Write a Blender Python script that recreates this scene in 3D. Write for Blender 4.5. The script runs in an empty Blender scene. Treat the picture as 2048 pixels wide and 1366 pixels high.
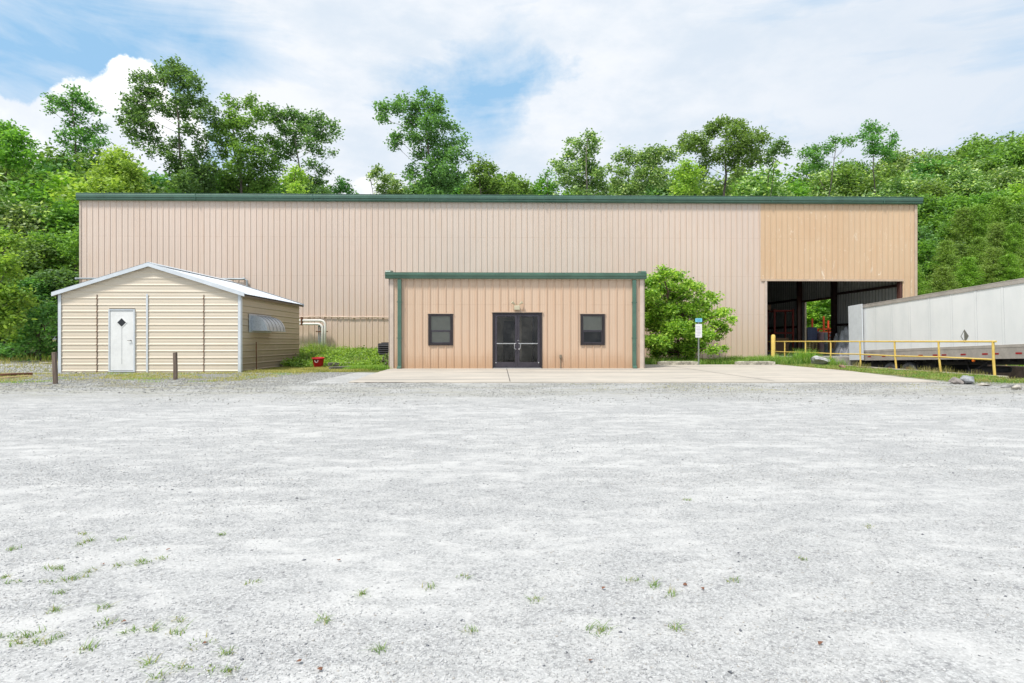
import bpy, math, random
import numpy as np
from mathutils import Vector, Matrix
S = bpy.context.scene
COL = S.collection
# ------------------------------------------------------------------ camera
YAW = math.radians(1.2); CA, SA = math.cos(YAW), math.sin(YAW)
F = 1200.0; EYE = 1.08
cam = bpy.data.cameras.new('camera'); co = bpy.data.objects.new('camera', cam); COL.objects.link(co)
cam.sensor_width = 36.0; cam.lens = 36.0 * F / 2048.0; cam.clip_start = 0.05; cam.clip_end = 3000
co.location = (0, 0, EYE); co.rotation_euler = (math.radians(90), 0, -YAW); S.camera = co
S.view_settings.view_transform = 'Standard'; S.view_settings.look = 'None'
S.view_settings.gamma = 1.0; S.view_settings.exposure = 0.77
S.cycles.max_bounces = 6; S.cycles.transparent_max_bounces = 12; S.cycles.diffuse_bounces = 3
S.cycles.glossy_bounces = 2; S.cycles.caustics_reflective = False; S.cycles.caustics_refractive = False
S.cycles.sample_clamp_indirect = 6

def ratio(px):
    u = (px - 1024) / F
    return (SA + u * CA) / (CA - u * SA)
def W(px, py, Y):                      # point at world depth Y seen at a photo position (used to survey the site)
    u = (px - 1024) / F; d = Y / (CA - u * SA)
    return Vector((d * (SA + u * CA), Y, EYE - (py - 683) / F * d))
def G(px, py, z=0.0):                  # ground point
    d = (EYE - z) * F / (py - 683); u = (px - 1024) / F
    return Vector((d * (SA + u * CA), d * (CA - u * SA), z))

# ------------------------------------------------------------------ light
SUN_EL, SUN_AZ = math.radians(60), math.radians(222)      # azimuth from +Y clockwise: behind the camera, a little left
sd = Vector((math.sin(SUN_AZ) * math.cos(SUN_EL), math.cos(SUN_AZ) * math.cos(SUN_EL), math.sin(SUN_EL)))
sl = bpy.data.lights.new('sun', 'SUN'); so = bpy.data.objects.new('sun', sl); COL.objects.link(so)
sl.energy = 2.4; sl.angle = math.radians(9); sl.color = (1.0, 0.96, 0.9)
so.rotation_euler = sd.to_track_quat('Z', 'Y').to_euler(); so.location = (0, 0, 60)

# ------------------------------------------------------------------ node helper
class NT:
    def __init__(s, tree): s.t = tree; s.N = tree.nodes; s.L = tree.links
    def put(s, sock, v):
        if isinstance(v, bpy.types.NodeSocket): s.L.new(v, sock)
        elif v is not None:
            if sock.type == 'RGBA' and isinstance(v, (tuple, list)) and len(v) == 3: v = (*v, 1)
            sock.default_value = v
    def node(s, typ, ins=None, **kw):
        n = s.N.new(typ)
        for k, v in kw.items(): setattr(n, k, v)
        for k, v in (ins or {}).items(): s.put(n.inputs[k], v)
        return n
    def m(s, op, a, b=None, c=None, clamp=False):
        n = s.N.new('ShaderNodeMath'); n.operation = op; n.use_clamp = clamp
        s.put(n.inputs[0], a)
        if b is not None: s.put(n.inputs[1], b)
        if c is not None: s.put(n.inputs[2], c)
        return n.outputs[0]
    def vm(s, op, a, b=None, scale=None):
        n = s.N.new('ShaderNodeVectorMath'); n.operation = op
        s.put(n.inputs[0], a)
        if b is not None: s.put(n.inputs[1], b)
        if scale is not None: s.put(n.inputs['Scale'], scale)
        return n.outputs['Value'] if op in ('DISTANCE', 'LENGTH', 'DOT_PRODUCT') else n.outputs[0]
    def ss(s, x, lo, hi):              # smoothstep
        n = s.N.new('ShaderNodeMapRange'); n.interpolation_type = 'SMOOTHSTEP'
        s.put(n.inputs[0], x); s.put(n.inputs[1], lo); s.put(n.inputs[2], hi); return n.outputs[0]
    def mix(s, f, a, b, mode='MIX'):
        n = s.N.new('ShaderNodeMix'); n.data_type = 'RGBA'; n.blend_type = mode
        s.put(n.inputs[0], f); s.put(n.inputs[6], a); s.put(n.inputs[7], b); return n.outputs[2]
    def noise(s, vec, scale=1, detail=3, rough=.55, w=None, dist=0):
        n = s.N.new('ShaderNodeTexNoise'); s.put(n.inputs['Vector'], vec)
        n.inputs['Scale'].default_value = scale; n.inputs['Detail'].default_value = detail
        n.inputs['Roughness'].default_value = rough; n.inputs['Distortion'].default_value = dist
        return n.outputs[0]
    def voro(s, vec, scale, out='Color', rnd=1.0):
        n = s.N.new('ShaderNodeTexVoronoi'); s.put(n.inputs['Vector'], vec); n.inputs['Scale'].default_value = scale
        n.inputs['Randomness'].default_value = rnd
        return n.outputs[out]
    def scalev(s, vec, sc):
        n = s.N.new('ShaderNodeMapping'); s.put(n.inputs[0], vec); n.inputs['Scale'].default_value = sc; return n.outputs[0]
    def sep(s, v):
        n = s.N.new('ShaderNodeSeparateXYZ'); s.put(n.inputs[0], v); return n.outputs

MATS = {}
def newmat(name):
    m = bpy.data.materials.new(name); m.use_nodes = True; m.node_tree.nodes.clear()
    t = NT(m.node_tree); out = t.node('ShaderNodeOutputMaterial'); MATS[name] = m
    return m, t, out
def pbsdf(t, out, col, rough=.6, metal=0.0, spec=.4, bump=None, bs=.3, bd=.01):
    b = t.node('ShaderNodeBsdfPrincipled', {'Base Color': col, 'Roughness': rough, 'Metallic': metal, 'Specular IOR Level': spec})
    if bump is not None:
        bn = t.node('ShaderNodeBump', {'Strength': bs, 'Distance': bd, 'Height': bump}); t.L.new(bn.outputs[0], b.inputs['Normal'])
    if out: t.L.new(b.outputs[0], out.inputs[0])
    return b
def gpos(t): return t.node('ShaderNodeNewGeometry').outputs['Position']
def simple(name, col, rough=.6, metal=0.0, var=.12, scale=3.0, spec=.4, bs=0.15, dirt=None):
    if name in MATS: return MATS[name]
    m, t, out = newmat(name)
    p = t.node('ShaderNodeTexCoord').outputs['Object']
    n1 = t.noise(p, scale, 5, .6); n2 = t.noise(p, scale * 9, 3, .6)
    f = t.m('ADD', t.m('MULTIPLY', n1, .7), t.m('MULTIPLY', n2, .3))
    f = t.ss(f, .3, .7)
    c2 = dirt or tuple(c * (1 - 2 * var) for c in col)
    c = t.mix(t.m('MULTIPLY', f, 1.0 if not dirt else var * 3, clamp=True), tuple(min(1, c * (1 + var * .6)) for c in col), c2)
    pbsdf(t, out, c, t.m('ADD', rough - .06, t.m('MULTIPLY', n2, .12)), metal, spec, n2, bs)
    return m

# ------------------------------------------------------------------ sky
w = bpy.data.worlds.new('World'); S.world = w; w.use_nodes = True
w.node_tree.nodes.clear(); t = NT(w.node_tree)
wo = t.node('ShaderNodeOutputWorld')
sky = t.node('ShaderNodeTexSky', sky_type='NISHITA', sun_disc=False, sun_elevation=SUN_EL, sun_rotation=SUN_AZ)
sky.air_density = 1.0; sky.dust_density = 0.6; sky.ozone_density = 2.0
D = t.node('ShaderNodeTexCoord').outputs['Generated']
def DIR(px, py):
    v = W(px, py, 1.0) - Vector((0, 0, EYE)); v.normalize(); return v
wn = t.node('ShaderNodeTexNoise'); t.put(wn.inputs['Vector'], D); wn.inputs['Scale'].default_value = 6; wn.inputs['Detail'].default_value = 8; wn.inputs['Roughness'].default_value = .62
warp = t.vm('SCALE', t.vm('SUBTRACT', wn.outputs['Color'], (.5, .5, .5)), scale=.24)
Dw = t.vm('ADD', D, warp)
# veil: how much thin cloud covers the blue
st = t.noise(t.scalev(D, (1.2, 1.2, 4.5)), 2.6, 7, .6, dist=.6)
cover = t.m('ADD', .70, t.m('MULTIPLY', t.m('SUBTRACT', st, .44), 2.6))
def hole(px, py, r, amt, asp=1.0):
    global cover
    v = DIR(px, py)
    a = t.vm('MULTIPLY', Dw, (1, 1, asp)); b = (v.x, v.y, v.z * asp)
    d = t.vm('DISTANCE', a, b)
    cover = t.m('SUBTRACT', cover, t.m('MULTIPLY', t.m('SUBTRACT', 1.0, t.ss(d, 0.0, r)), amt))
hole(1025, 185, .15, .85, 1.1); hole(1060, 150, .08, .45); hole(930, 235, .12, .3)
hole(120, 190, .33, .50, 1.3); hole(250, 60, .30, .22, 1.6); hole(20, 60, .25, .12, 1.5)
hole(760, 200, .12, .15); 
hole(2800, 100, .5, .4)
def blob_add(px, py, r, amt):
    global cover
    v = DIR(px, py); d = t.vm('DISTANCE', Dw, (v.x, v.y, v.z))
    cover = t.m('ADD', cover, t.m('MULTIPLY', t.m('SUBTRACT', 1.0, t.ss(d, 0.0, r)), amt))
blob_add(600, 150, .25, .5); blob_add(700, 330, .2, .4); blob_add(1300, 60, .35, .45); blob_add(1150, 250, .2, .5); blob_add(820, 60, .2, .4)
cover = t.m('MULTIPLY', cover, 1.0, clamp=True)
n2 = t.noise(t.scalev(D, (1, 1, 2.2)), 4.5, 6, .6)
vz = t.sep(D)
greyish = t.m('MULTIPLY', t.ss(vz[0], .05, .75), .75)
white = t.mix(t.ss(n2, .36, .66), (6.35, 6.55, 6.85), (5.0, 5.6, 6.3))
white = t.mix(greyish, white, (4.7, 5.3, 6.05))
skyc = t.mix(1.0, sky.outputs[0], (1.0, 1.12, 1.25), 'MULTIPLY')
skyc = t.mix(.8, skyc, (2.5, 4.35, 6.1))
col = t.mix(cover, skyc, white)
# cumulus heaps at the left
cum = None
fine = t.node('ShaderNodeTexNoise'); t.put(fine.inputs['Vector'], D); fine.inputs['Scale'].default_value = 22; fine.inputs['Detail'].default_value = 6; fine.inputs['Roughness'].default_value = .62
Df = t.vm('ADD', D, t.vm('SCALE', t.vm('SUBTRACT', fine.outputs['Color'], (.5, .5, .5)), scale=.05))
for px, py, r in [(262, 152, 42), (240, 170, 30), (288, 165, 26), (275, 200, 62), (160, 210, 42), (205, 225, 50), (250, 260, 80), (130, 262, 60),
                  (330, 270, 70), (20, 262, 62), (50, 310, 60), (-40, 250, 60), (190, 320, 90), (745, 390, 34), (720, 400, 26), (90, 330, 70), (-120, 260, 80)]:
    v = DIR(px, py); sc = r / F * (1 / math.sqrt(1 + ((px - 1024) / F) ** 2))
    d = t.m('DIVIDE', t.vm('DISTANCE', Df, (v.x, v.y, v.z)), sc)
    cum = d if cum is None else t.m('SMOOTH_MIN', cum, d, .25)
cm = t.m('SUBTRACT', 1.0, t.ss(cum, .90, 1.12))
ccol = t.mix(t.ss(t.m('ADD', t.noise(D, 9, 5, .6), t.m('MULTIPLY', t.ss(vz[2], .38, .2), .25)), .42, .75), (8.2, 8.2, 8.2), (6.0, 6.3, 6.8))
col = t.mix(t.m('MULTIPLY', cm, .95), col, ccol)
# below the horizon: dull ground tone
col = t.mix(t.ss(vz[2], 0.0, -.05), col, (1.2, 1.25, 1.0))
bg = t.node('ShaderNodeBackground', {'Color': col, 'Strength': 0.088}); t.L.new(bg.outputs[0], wo.inputs[0])
w.cycles.sampling_method = 'MANUAL'; w.cycles.sample_map_resolution = 512

# ------------------------------------------------------------------ object helpers
def tag(o, label=None, cat=None, group=None, kind=None):
    if label: o['label'] = label
    if cat: o['category'] = cat
    if group: o['group'] = group
    if kind: o['kind'] = kind
    return o
def empty(name, loc=(0, 0, 0), label=None, cat=None, group=None, rot=(0, 0, 0)):
    o = bpy.data.objects.new(name, None); COL.objects.link(o); o.location = loc; o.rotation_euler = rot
    o.empty_display_size = .2
    return tag(o, label, cat, group)
def copy_tree(o, parent=None, loc=None, label=None):
    c = o.copy(); COL.objects.link(c); c.parent = parent
    if parent is None and loc is not None: c.location = loc
    if label: c['label'] = label
    for ch in [x for x in KIDS.get(o.name, [])]:
        copy_tree(ch, c)
    return c
KIDS = {}
class MB:
    def __init__(s): s.v = []; s.f = []; s.prims = []
    def add(s, vs, fs):
        b = len(s.v); s.prims.append((b, b + len(vs), len(s.f), len(s.f) + len(fs))); s.v += [tuple(v) for v in vs]; s.f += [tuple(i + b for i in f) for f in fs]; return s
    def box(s, a, b, rz=0, c=None):
        x0, y0, z0 = a; x1, y1, z1 = b
        vs = [(x0, y0, z0), (x1, y0, z0), (x1, y1, z0), (x0, y1, z0), (x0, y0, z1), (x1, y0, z1), (x1, y1, z1), (x0, y1, z1)]
        if rz:
            cx, cy = c or ((x0 + x1) / 2, (y0 + y1) / 2); cs, sn = math.cos(rz), math.sin(rz)
            vs = [(cx + (x - cx) * cs - (y - cy) * sn, cy + (x - cx) * sn + (y - cy) * cs, z) for x, y, z in vs]
        return s.add(vs, [(0, 3, 2, 1), (4, 5, 6, 7), (0, 1, 5, 4), (1, 2, 6, 5), (2, 3, 7, 6), (3, 0, 4, 7)])
    def bbox(s, a, b, bev=.01):        # box with chamfered vertical+top edges
        x0, y0, z0 = a; x1, y1, z1 = b; e = bev
        def ring(x0, y0, x1, y1, z): return [(x0 + e, y0, z), (x1 - e, y0, z), (x1, y0 + e, z), (x1, y1 - e, z), (x1 - e, y1, z), (x0 + e, y1, z), (x0, y1 - e, z), (x0, y0 + e, z)]
        vs = ring(x0 + e, y0 + e, x1 - e, y1 - e, z0) + ring(x0, y0, x1, y1, z0 + e) + ring(x0, y0, x1, y1, z1 - e) + ring(x0 + e, y0 + e, x1 - e, y1 - e, z1)
        fs = [tuple(range(7, -1, -1)), tuple(range(24, 32))]
        for k in range(3):
            for i in range(8): fs.append((k * 8 + i, k * 8 + (i + 1) % 8, k * 8 + 8 + (i + 1) % 8, k * 8 + 8 + i))
        return s.add(vs, fs)
    def tube(s, pts, r, n=8, cap=True):
        pts = [Vector(p) for p in pts]; rs = r if isinstance(r, (list, tuple)) else [r] * len(pts)
        up = Vector((0, 0, 1)); vs = []; prev = None
        for i, p in enumerate(pts):
            d = (pts[min(i + 1, len(pts) - 1)] - pts[max(i - 1, 0)]).normalized()
            if prev is None:
                a = d.cross(up)
                if a.length < .05: a = Vector((1, 0, 0))
            else: a = prev - d * prev.dot(d)
            a.normalize(); prev = a; b = d.cross(a)
            vs += [p + (a * math.cos(2 * math.pi * k / n) + b * math.sin(2 * math.pi * k / n)) * rs[i] for k in range(n)]
        fs = []
        for i in range(len(pts) - 1):
            for k in range(n): fs.append((i * n + k, i * n + (k + 1) % n, (i + 1) * n + (k + 1) % n, (i + 1) * n + k))
        if cap: fs += [tuple(range(n - 1, -1, -1)), tuple(range((len(pts) - 1) * n, len(pts) * n))]
        return s.add(vs, fs)
    def lathe(s, prof, c=(0, 0, 0), n=24, axis='z'):
        vs = []
        for r, h in prof:
            for k in range(n):
                a = 2 * math.pi * k / n; x, y = r * math.cos(a), r * math.sin(a)
                p = (x, y, h) if axis == 'z' else ((h, x, y) if axis == 'x' else (x, h, y))
                vs.append((c[0] + p[0], c[1] + p[1], c[2] + p[2]))
        fs = []
        for i in range(len(prof) - 1):
            for k in range(n): fs.append((i * n + k, i * n + (k + 1) % n, (i + 1) * n + (k + 1) % n, (i + 1) * n + k))
        return s.add(vs, fs)
    def prism(s, poly, y0, y1):         # poly in (x,z), extruded along y
        n = len(poly); vs = [(x, y0, z) for x, z in poly] + [(x, y1, z) for x, z in poly]
        fs = [tuple(range(n)), tuple(range(2 * n - 1, n - 1, -1))] + [(i, i + n, (i + 1) % n + n, (i + 1) % n) for i in range(n)]
        return s.add(vs, fs)
    def prismx(s, poly, x0, x1):        # poly in (y,z)
        n = len(poly); vs = [(x0, y, z) for y, z in poly] + [(x1, y, z) for y, z in poly]
        fs = [tuple(range(n)), tuple(range(2 * n - 1, n - 1, -1))] + [(i, i + n, (i + 1) % n + n, (i + 1) % n) for i in range(n)]
        return s.add(vs, fs)
    def groups(s):
        P_ = [p for p in s.prims if p[1] > p[0]]; bb = []
        for p in P_:
            a = np.array(s.v[p[0]:p[1]], float); bb.append((a.min(0), a.max(0)))
        lab = list(range(len(P_)))
        def find(i):
            while lab[i] != i: i = lab[i]
            return i
        for i in range(len(P_)):
            for j in range(i):
                g = np.maximum(0, np.maximum(bb[i][0] - bb[j][1], bb[j][0] - bb[i][1])); sz = max((bb[i][1] - bb[i][0]).max(), (bb[j][1] - bb[j][0]).max())
                if np.sqrt((g ** 2).sum()) <= max(.019, .48 * sz): lab[find(i)] = find(j)
        d = {}
        for i in range(len(P_)): d.setdefault(find(i), []).append(P_[i])
        return list(d.values())
    def build(s, name, mat, parent=None, smooth=False, split=True):
        if parent is not None and split and 1 < len(s.prims) < 200:
            gs = s.groups()
            if 1 < len(gs) <= 100:
                first = None
                for g in gs:
                    q = MB()
                    for a, b, c, d in g:
                        q.add(s.v[a:b], [tuple(i - a for i in f) for f in s.f[c:d]])
                    o = q.build(name, mat, parent, smooth, False); first = first or o
                return first
        me = bpy.data.meshes.new(name); me.from_pydata(s.v, [], s.f); me.materials.append(mat)
        me.validate(); 
        import bmesh
        bm = bmesh.new(); bm.from_mesh(me); bmesh.ops.recalc_face_normals(bm, faces=bm.faces); bm.to_mesh(me); bm.free()
        o = bpy.data.objects.new(name, me); COL.objects.link(o)
        if smooth:
            for p in me.polygons: p.use_smooth = True
        if parent:
            o.parent = parent; KIDS.setdefault(parent.name, []).append(o)
        return o
def localize(root):
    """children were modelled in world space: move their meshes so the thing's empty is their origin"""
    M_ = root.matrix_basis.inverted()
    L = Matrix.Translation(-Vector(root.location))
    def rec(o):
        for c in KIDS.get(o.name, []):
            c.data.transform(L); rec(c)
    rec(root)
def own_origin(o, loc):
    o.data.transform(Matrix.Translation(-Vector(loc))); o.location = loc; return o
def raw_mesh(name, V, Q, mat, parent=None, smooth=False):
    """V (n,3) float, Q (m,k) int: fast mesh"""
    me = bpy.data.meshes.new(name); V = np.asarray(V, np.float32); Q = np.asarray(Q, np.int32); k = Q.shape[1]
    me.vertices.add(len(V)); me.vertices.foreach_set('co', V.ravel())
    me.loops.add(Q.size); me.loops.foreach_set('vertex_index', Q.ravel())
    me.polygons.add(len(Q)); me.polygons.foreach_set('loop_start', np.arange(0, Q.size, k, dtype=np.int32))
    me.update(calc_edges=True); me.materials.append(mat)
    if smooth: me.polygons.foreach_set('use_smooth', np.ones(len(Q), bool))
    o = bpy.data.objects.new(name, me); COL.objects.link(o)
    if parent: o.parent = parent; KIDS.setdefault(parent.name, []).append(o)
    return o
# ------------------------------------------------------------------ site dimensions
YM = 32.0; XML, XMR = W(160, 0, YM).x, W(1832, 0, YM).x
ZWT = 8.50; YB = 57.0
YE = 23.5; XEL, XER = W(780, 0, YE).x, W(1286.5, 0, YE).x
YS, YSB = 21.0, 27.1; XSL, XSR = W(119, 0, YS).x, W(481, 0, YS).x
XRAIL = 15.26; XP0, XP1 = 15.40, 22.30; YDOCK = 30.62
def clamp01(a): return np.clip(a, 0, 1)
def sst(x, a, b): t_ = clamp01((x - a) / (b - a)); return t_ * t_ * (3 - 2 * t_)
def gz(x, y):
    x = np.asarray(x, float); y = np.asarray(y, float)
    depth = np.where(y > 18, -1.07 + .04 * (30.4 - y), -.574 * sst(y, 6, 18))
    sharp = ((x > XP0) & (x < XP1)).astype(float)
    soft = sst(x, 14.9, 17.2) * (1 - sst(x, 21, 24))
    inpit = np.where(y >= 17.95, sharp, soft) * (y < 31.5)
    z = depth * inpit
    hr = .34 * np.clip(x - 27.5, 0, None) * sst(y, 8, 26)
    hr = 15 * (1 - np.exp(-hr / 15))
    hb = 11 * sst(y, 58, 100) * sst(x, 2, 38)
    hl = 1.5 * sst(y, 60, 110)
    z = z + np.maximum(hr, hb) + .35 * np.minimum(hr, hb) + hl
    z = z + .25 * sst(y, 24, 31) * (1 - sst(np.abs(x + 7), 2.5, 4.5)) * (y < 33)
    return z
def gz1(x, y): return float(gz(x, y))

# ------------------------------------------------------------------ ground material
m, t, out = newmat('ground_gravel')
P = gpos(t); px_, py_, pz_ = t.sep(P)
P2 = t.scalev(P, (1, 1, 0))
nb = t.noise(P2, .9, 5, .6); nl = t.noise(P2, .22, 4, .6)
Pst = t.scalev(P, (.42, 1.5, 0)); nst = t.noise(Pst, .9, 6, .62, dist=.7)
nmed = t.noise(P2, 7, 5, .7); nfine = t.noise(P2, 60, 3, .6)
v1 = t.sep(t.voro(P2, 130))[0]; v2 = t.sep(t.voro(P2, 60))[1]; v3 = t.sep(t.voro(P2, 16))[2]
nblo = t.noise(t.scalev(P, (1.6, 3.4, 0)), 1.5, 7, .66, dist=.5)
dust = t.ss(t.m('ADD', t.m('ADD', t.m('MULTIPLY', nst, .29), t.m('MULTIPLY', nmed, .22)), t.m('MULTIPLY', nblo, .49)), .43, .60)
near = t.m('SUBTRACT', 1.0, t.ss(t.m('ADD', t.m('ADD', py_, t.m('MULTIPLY', nl, 2.0)), t.m('MULTIPLY', t.m('SUBTRACT', nmed, .5), 2.0)), 10.5, 15.5))
tong = t.m('MULTIPLY', t.ss(t.m('ADD', px_, t.m('MULTIPLY', t.m('SUBTRACT', nmed, .5), 2.5)), -9.0, -6.0), t.m('SUBTRACT', 1.0, t.ss(t.m('ADD', py_, t.m('MULTIPLY', t.m('ADD', px_, 4.5), -1.2)), 20.5, 22.5)))
near = t.m('MAXIMUM', near, t.m('MULTIPLY', tong, t.m('MULTIPLY', t.ss(nmed, .3, .6), .6)))
stone = t.mix(v1, (.30, .30, .298), (.55, .548, .54))
stone = t.mix(t.m('MULTIPLY', t.m('GREATER_THAN', v2, .94), .6), stone, (.19, .19, .195))
dustc = t.mix(nfine, (.525, .518, .503), (.625, .617, .60))
lotc = t.mix(t.m('MULTIPLY', dust, .78), stone, dustc)
coarse = t.mix(t.m('ADD', .25, t.m('MULTIPLY', t.ss(nb, .35, .65), .6)), stone, (.36, .355, .325))
coarse = t.mix(t.m('MULTIPLY', t.m('GREATER_THAN', t.sep(t.voro(P2, 24))[0], .86), .6), coarse, (.60, .58, .54))
base = t.mix(near, coarse, lotc)
# weeds creeping through the stones in front of the shed and along the slab
wn_ = t.noise(t.scalev(P, (1, 2.2, 0)), .8, 6, .68)
wz = t.m('MULTIPLY', t.ss(t.m('ADD', py_, t.m('MULTIPLY', nl, 4)), 15.0, 18.0), t.m('SUBTRACT', 1.0, t.ss(px_, -6.8, -4.8)))
wz2 = t.m('MULTIPLY', t.m('MULTIPLY', t.ss(py_, 11.3, 12.6), t.m('SUBTRACT', 1.0, t.ss(py_, 14.6, 15.6))), .35)
wz2 = t.m('ADD', wz2, t.m('MULTIPLY', t.m('MULTIPLY', t.ss(px_, 8, 15), t.ss(py_, 10.5, 12.5)), .3))
wmask = t.m('MULTIPLY', t.m('ADD', wz, wz2, clamp=True), t.ss(wn_, .42, .60))
weedc = t.mix(t.noise(P2, 3, 4, .6), (.16, .17, .045), (.34, .27, .14))
weedc = t.mix(t.ss(t.noise(P2, 25, 3, .6), .35, .7), weedc, (.20, .19, .10))
base = t.mix(t.m('MULTIPLY', wmask, .8), base, weedc)
# grown-over soil
e = t.m('ADD', t.m('MULTIPLY', t.m('SUBTRACT', nb, .5), 2.6), t.m('MULTIPLY', t.m('SUBTRACT', nmed, .5), 1.2))
yb_ = t.m('ADD', py_, e); xb_ = t.m('ADD', px_, e)
g1 = t.m('MULTIPLY', t.ss(yb_, 20.6, 21.4), t.ss(px_, -10.5, -9))
g2 = t.ss(yb_, 33.0, 36.0)
g3 = t.m('MULTIPLY', t.ss(t.m('SUBTRACT', xb_, t.m('MULTIPLY', t.m('SUBTRACT', py_, 15.8), .1)), 11.6, 12.3), t.ss(t.m('ADD', py_, t.m('MULTIPLY', e, .4)), 14.6, 15.5))
g4 = t.m('MULTIPLY', t.ss(xb_, 22.4, 23.0), t.ss(py_, 8, 12))
g5 = t.ss(yb_, 27.3, 27.9)
g5 = t.m('MULTIPLY', g5, t.ss(px_, -16.5, -15))
g6 = t.m('MULTIPLY', t.m('MULTIPLY', t.ss(yb_, 21.2, 22.0), t.m('SUBTRACT', 1.0, t.ss(yb_, 27.2, 28.5))), .65)
green = t.m('MAXIMUM', t.m('MAXIMUM', t.m('MAXIMUM', g1, g2), t.m('MAXIMUM', g3, g4)), t.m('MAXIMUM', g5, t.m('MULTIPLY', g6, t.m('SUBTRACT', 1.0, t.ss(px_, -16, -15)))))
soil = t.mix(t.ss(nmed, .35, .65), (.10, .12, .03), (.20, .17, .09))
soil = t.mix(t.ss(nb, .4, .6), soil, (.12, .15, .035))
base = t.mix(green, base, soil)
# dock pit: stained concrete
pit = t.m('MULTIPLY', t.m('LESS_THAN', pz_, -.06), t.m('GREATER_THAN', py_, 12))
base = t.mix(pit, base, t.mix(nmed, (.16, .15, .14), (.26, .25, .23)))
hgt = t.m('ADD', t.m('MULTIPLY', v1, .35), t.m('ADD', t.m('MULTIPLY', nfine, .3), t.m('MULTIPLY', v2, .5)))
hgt = t.m('MULTIPLY', hgt, t.m('SUBTRACT', 1.15, t.m('MULTIPLY', dust, .7)))
pbsdf(t, out, base, .92, 0, .15, hgt, .75, .012)
GROUND = m

def grid_lines(*specs):
    a = []
    for lo, hi, st_ in specs: a += list(np.arange(lo, hi, st_))
    return np.unique(np.round(np.array(a), 4))
xs = grid_lines((-420, -60, 30), (-60, -20, 4), (-20, 14, .8), (14, 15.2, .4), (15.36, 15.45, .07), (15.8, 22.2, .7), (22.26, 22.36, .07), (22.8, 30, .6), (30, 60, 2), (60, 110, 6), (110, 450, 30))
ys = grid_lines((-300, -10, 30), (-10, 6, 2), (6, 17.6, .8), (17.94, 17.96, .015), (18, 31.4, .6), (31.49, 31.52, .02), (32, 60, 2), (60, 120, 4), (120, 700, 40))
X, Y = np.meshgrid(xs, ys, indexing='ij'); Z = gz(X, Y)
Vg = np.stack([X, Y, Z], -1).reshape(-1, 3); nx_, ny_ = X.shape
ii, jj = np.meshgrid(np.arange(nx_ - 1), np.arange(ny_ - 1), indexing='ij'); b0 = (ii * ny_ + jj).ravel()
Qg = np.stack([b0, b0 + ny_, b0 + ny_ + 1, b0 + 1], -1)
tag(raw_mesh('ground', Vg, Qg, GROUND), kind='structure')

# ------------------------------------------------------------------ concrete slab
m, t, out = newmat('slab_concrete')
P = gpos(t); a_ = t.noise(P, .5, 5, .6); b_ = t.noise(t.scalev(P, (.5, 1.6, 1)), 1.3, 6, .65); c_ = t.noise(P, 40, 3, .6)
c = t.mix(t.ss(a_, .3, .7), (.56, .50, .425), (.47, .43, .37))
c = t.mix(t.m('MULTIPLY', t.ss(b_, .5, .72), .55), c, (.27, .25, .22))
tr = t.noise(t.scalev(P, (.10, 1.9, 1)), 1.0, 4, .5, dist=.5)
c = t.mix(t.m('MULTIPLY', t.ss(tr, .54, .64), .6), c, (.27, .25, .225))
c = t.mix(t.m('MULTIPLY', c_, .25), c, (.36, .33, .29))
pbsdf(t, out, c, .85, 0, .2, c_, .2, .004)
poly = [G(697, 766), G(1290, 766.5), G(1878, 765.2), G(1700, 743.5), G(1556, 730.2), Vector((XER + .1, 27.35, 0)), Vector((XER + .1, 23.7, 0)), Vector((XEL - .02, 23.7, 0))]
mb = MB(); n = len(poly)
rng = random.Random(5)
ring = []
for i in range(n):
    a, b = poly[i], poly[(i + 1) % n]; k = max(1, int((b - a).length / .5))
    for j in range(k):
        p = a.lerp(b, j / k); jit = .03 if i in (0, 1, 2, 3, 7) and j else 0
        ring.append((p.x + rng.uniform(-jit, jit), p.y + rng.uniform(-jit, jit)))
N = len(ring)
mb.add([(x, y, .028) for x, y in ring] + [(x, y, -.08) for x, y in ring], [tuple(range(N))] + [(i, (i + 1) % N, (i + 1) % N + N, i + N) for i in range(N)])
slab = tag(mb.build('pavement', m), kind='structure')
# control joints: thin dark grooves drawn as recessed-looking strips of grime
grime = simple('joint_grime', (.12, .11, .10), .95)
mb = MB()
for x in (.28, 7.3):
    mb.add([(x - .012, 15.75, .032), (x + .012, 15.75, .032), (x + .012, 23.4 if x < 5 else 27.1, .032), (x - .012, 23.4 if x < 5 else 27.1, .032)], [(0, 1, 2, 3)])
jo = mb.build('joint', grime, slab)
mb = MB(); rj = random.Random(8); a_, b_ = poly[0], poly[2]; k = 0.0
while k < .995:
    l_ = rj.uniform(.004, .03)
    if rj.random() < .78:
        p, q = a_.lerp(b_, k), a_.lerp(b_, min(1, k + l_)); h_ = rj.uniform(.012, .03)
        mb.add([(p.x, p.y - .045, -.01), (q.x, q.y - .045, -.01), (q.x, q.y - .030, h_), (p.x, p.y - .030, h_)], [(0, 1, 2, 3)])
    k += l_
mb.build('grimy_edge', grime, slab, split=False)

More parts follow.
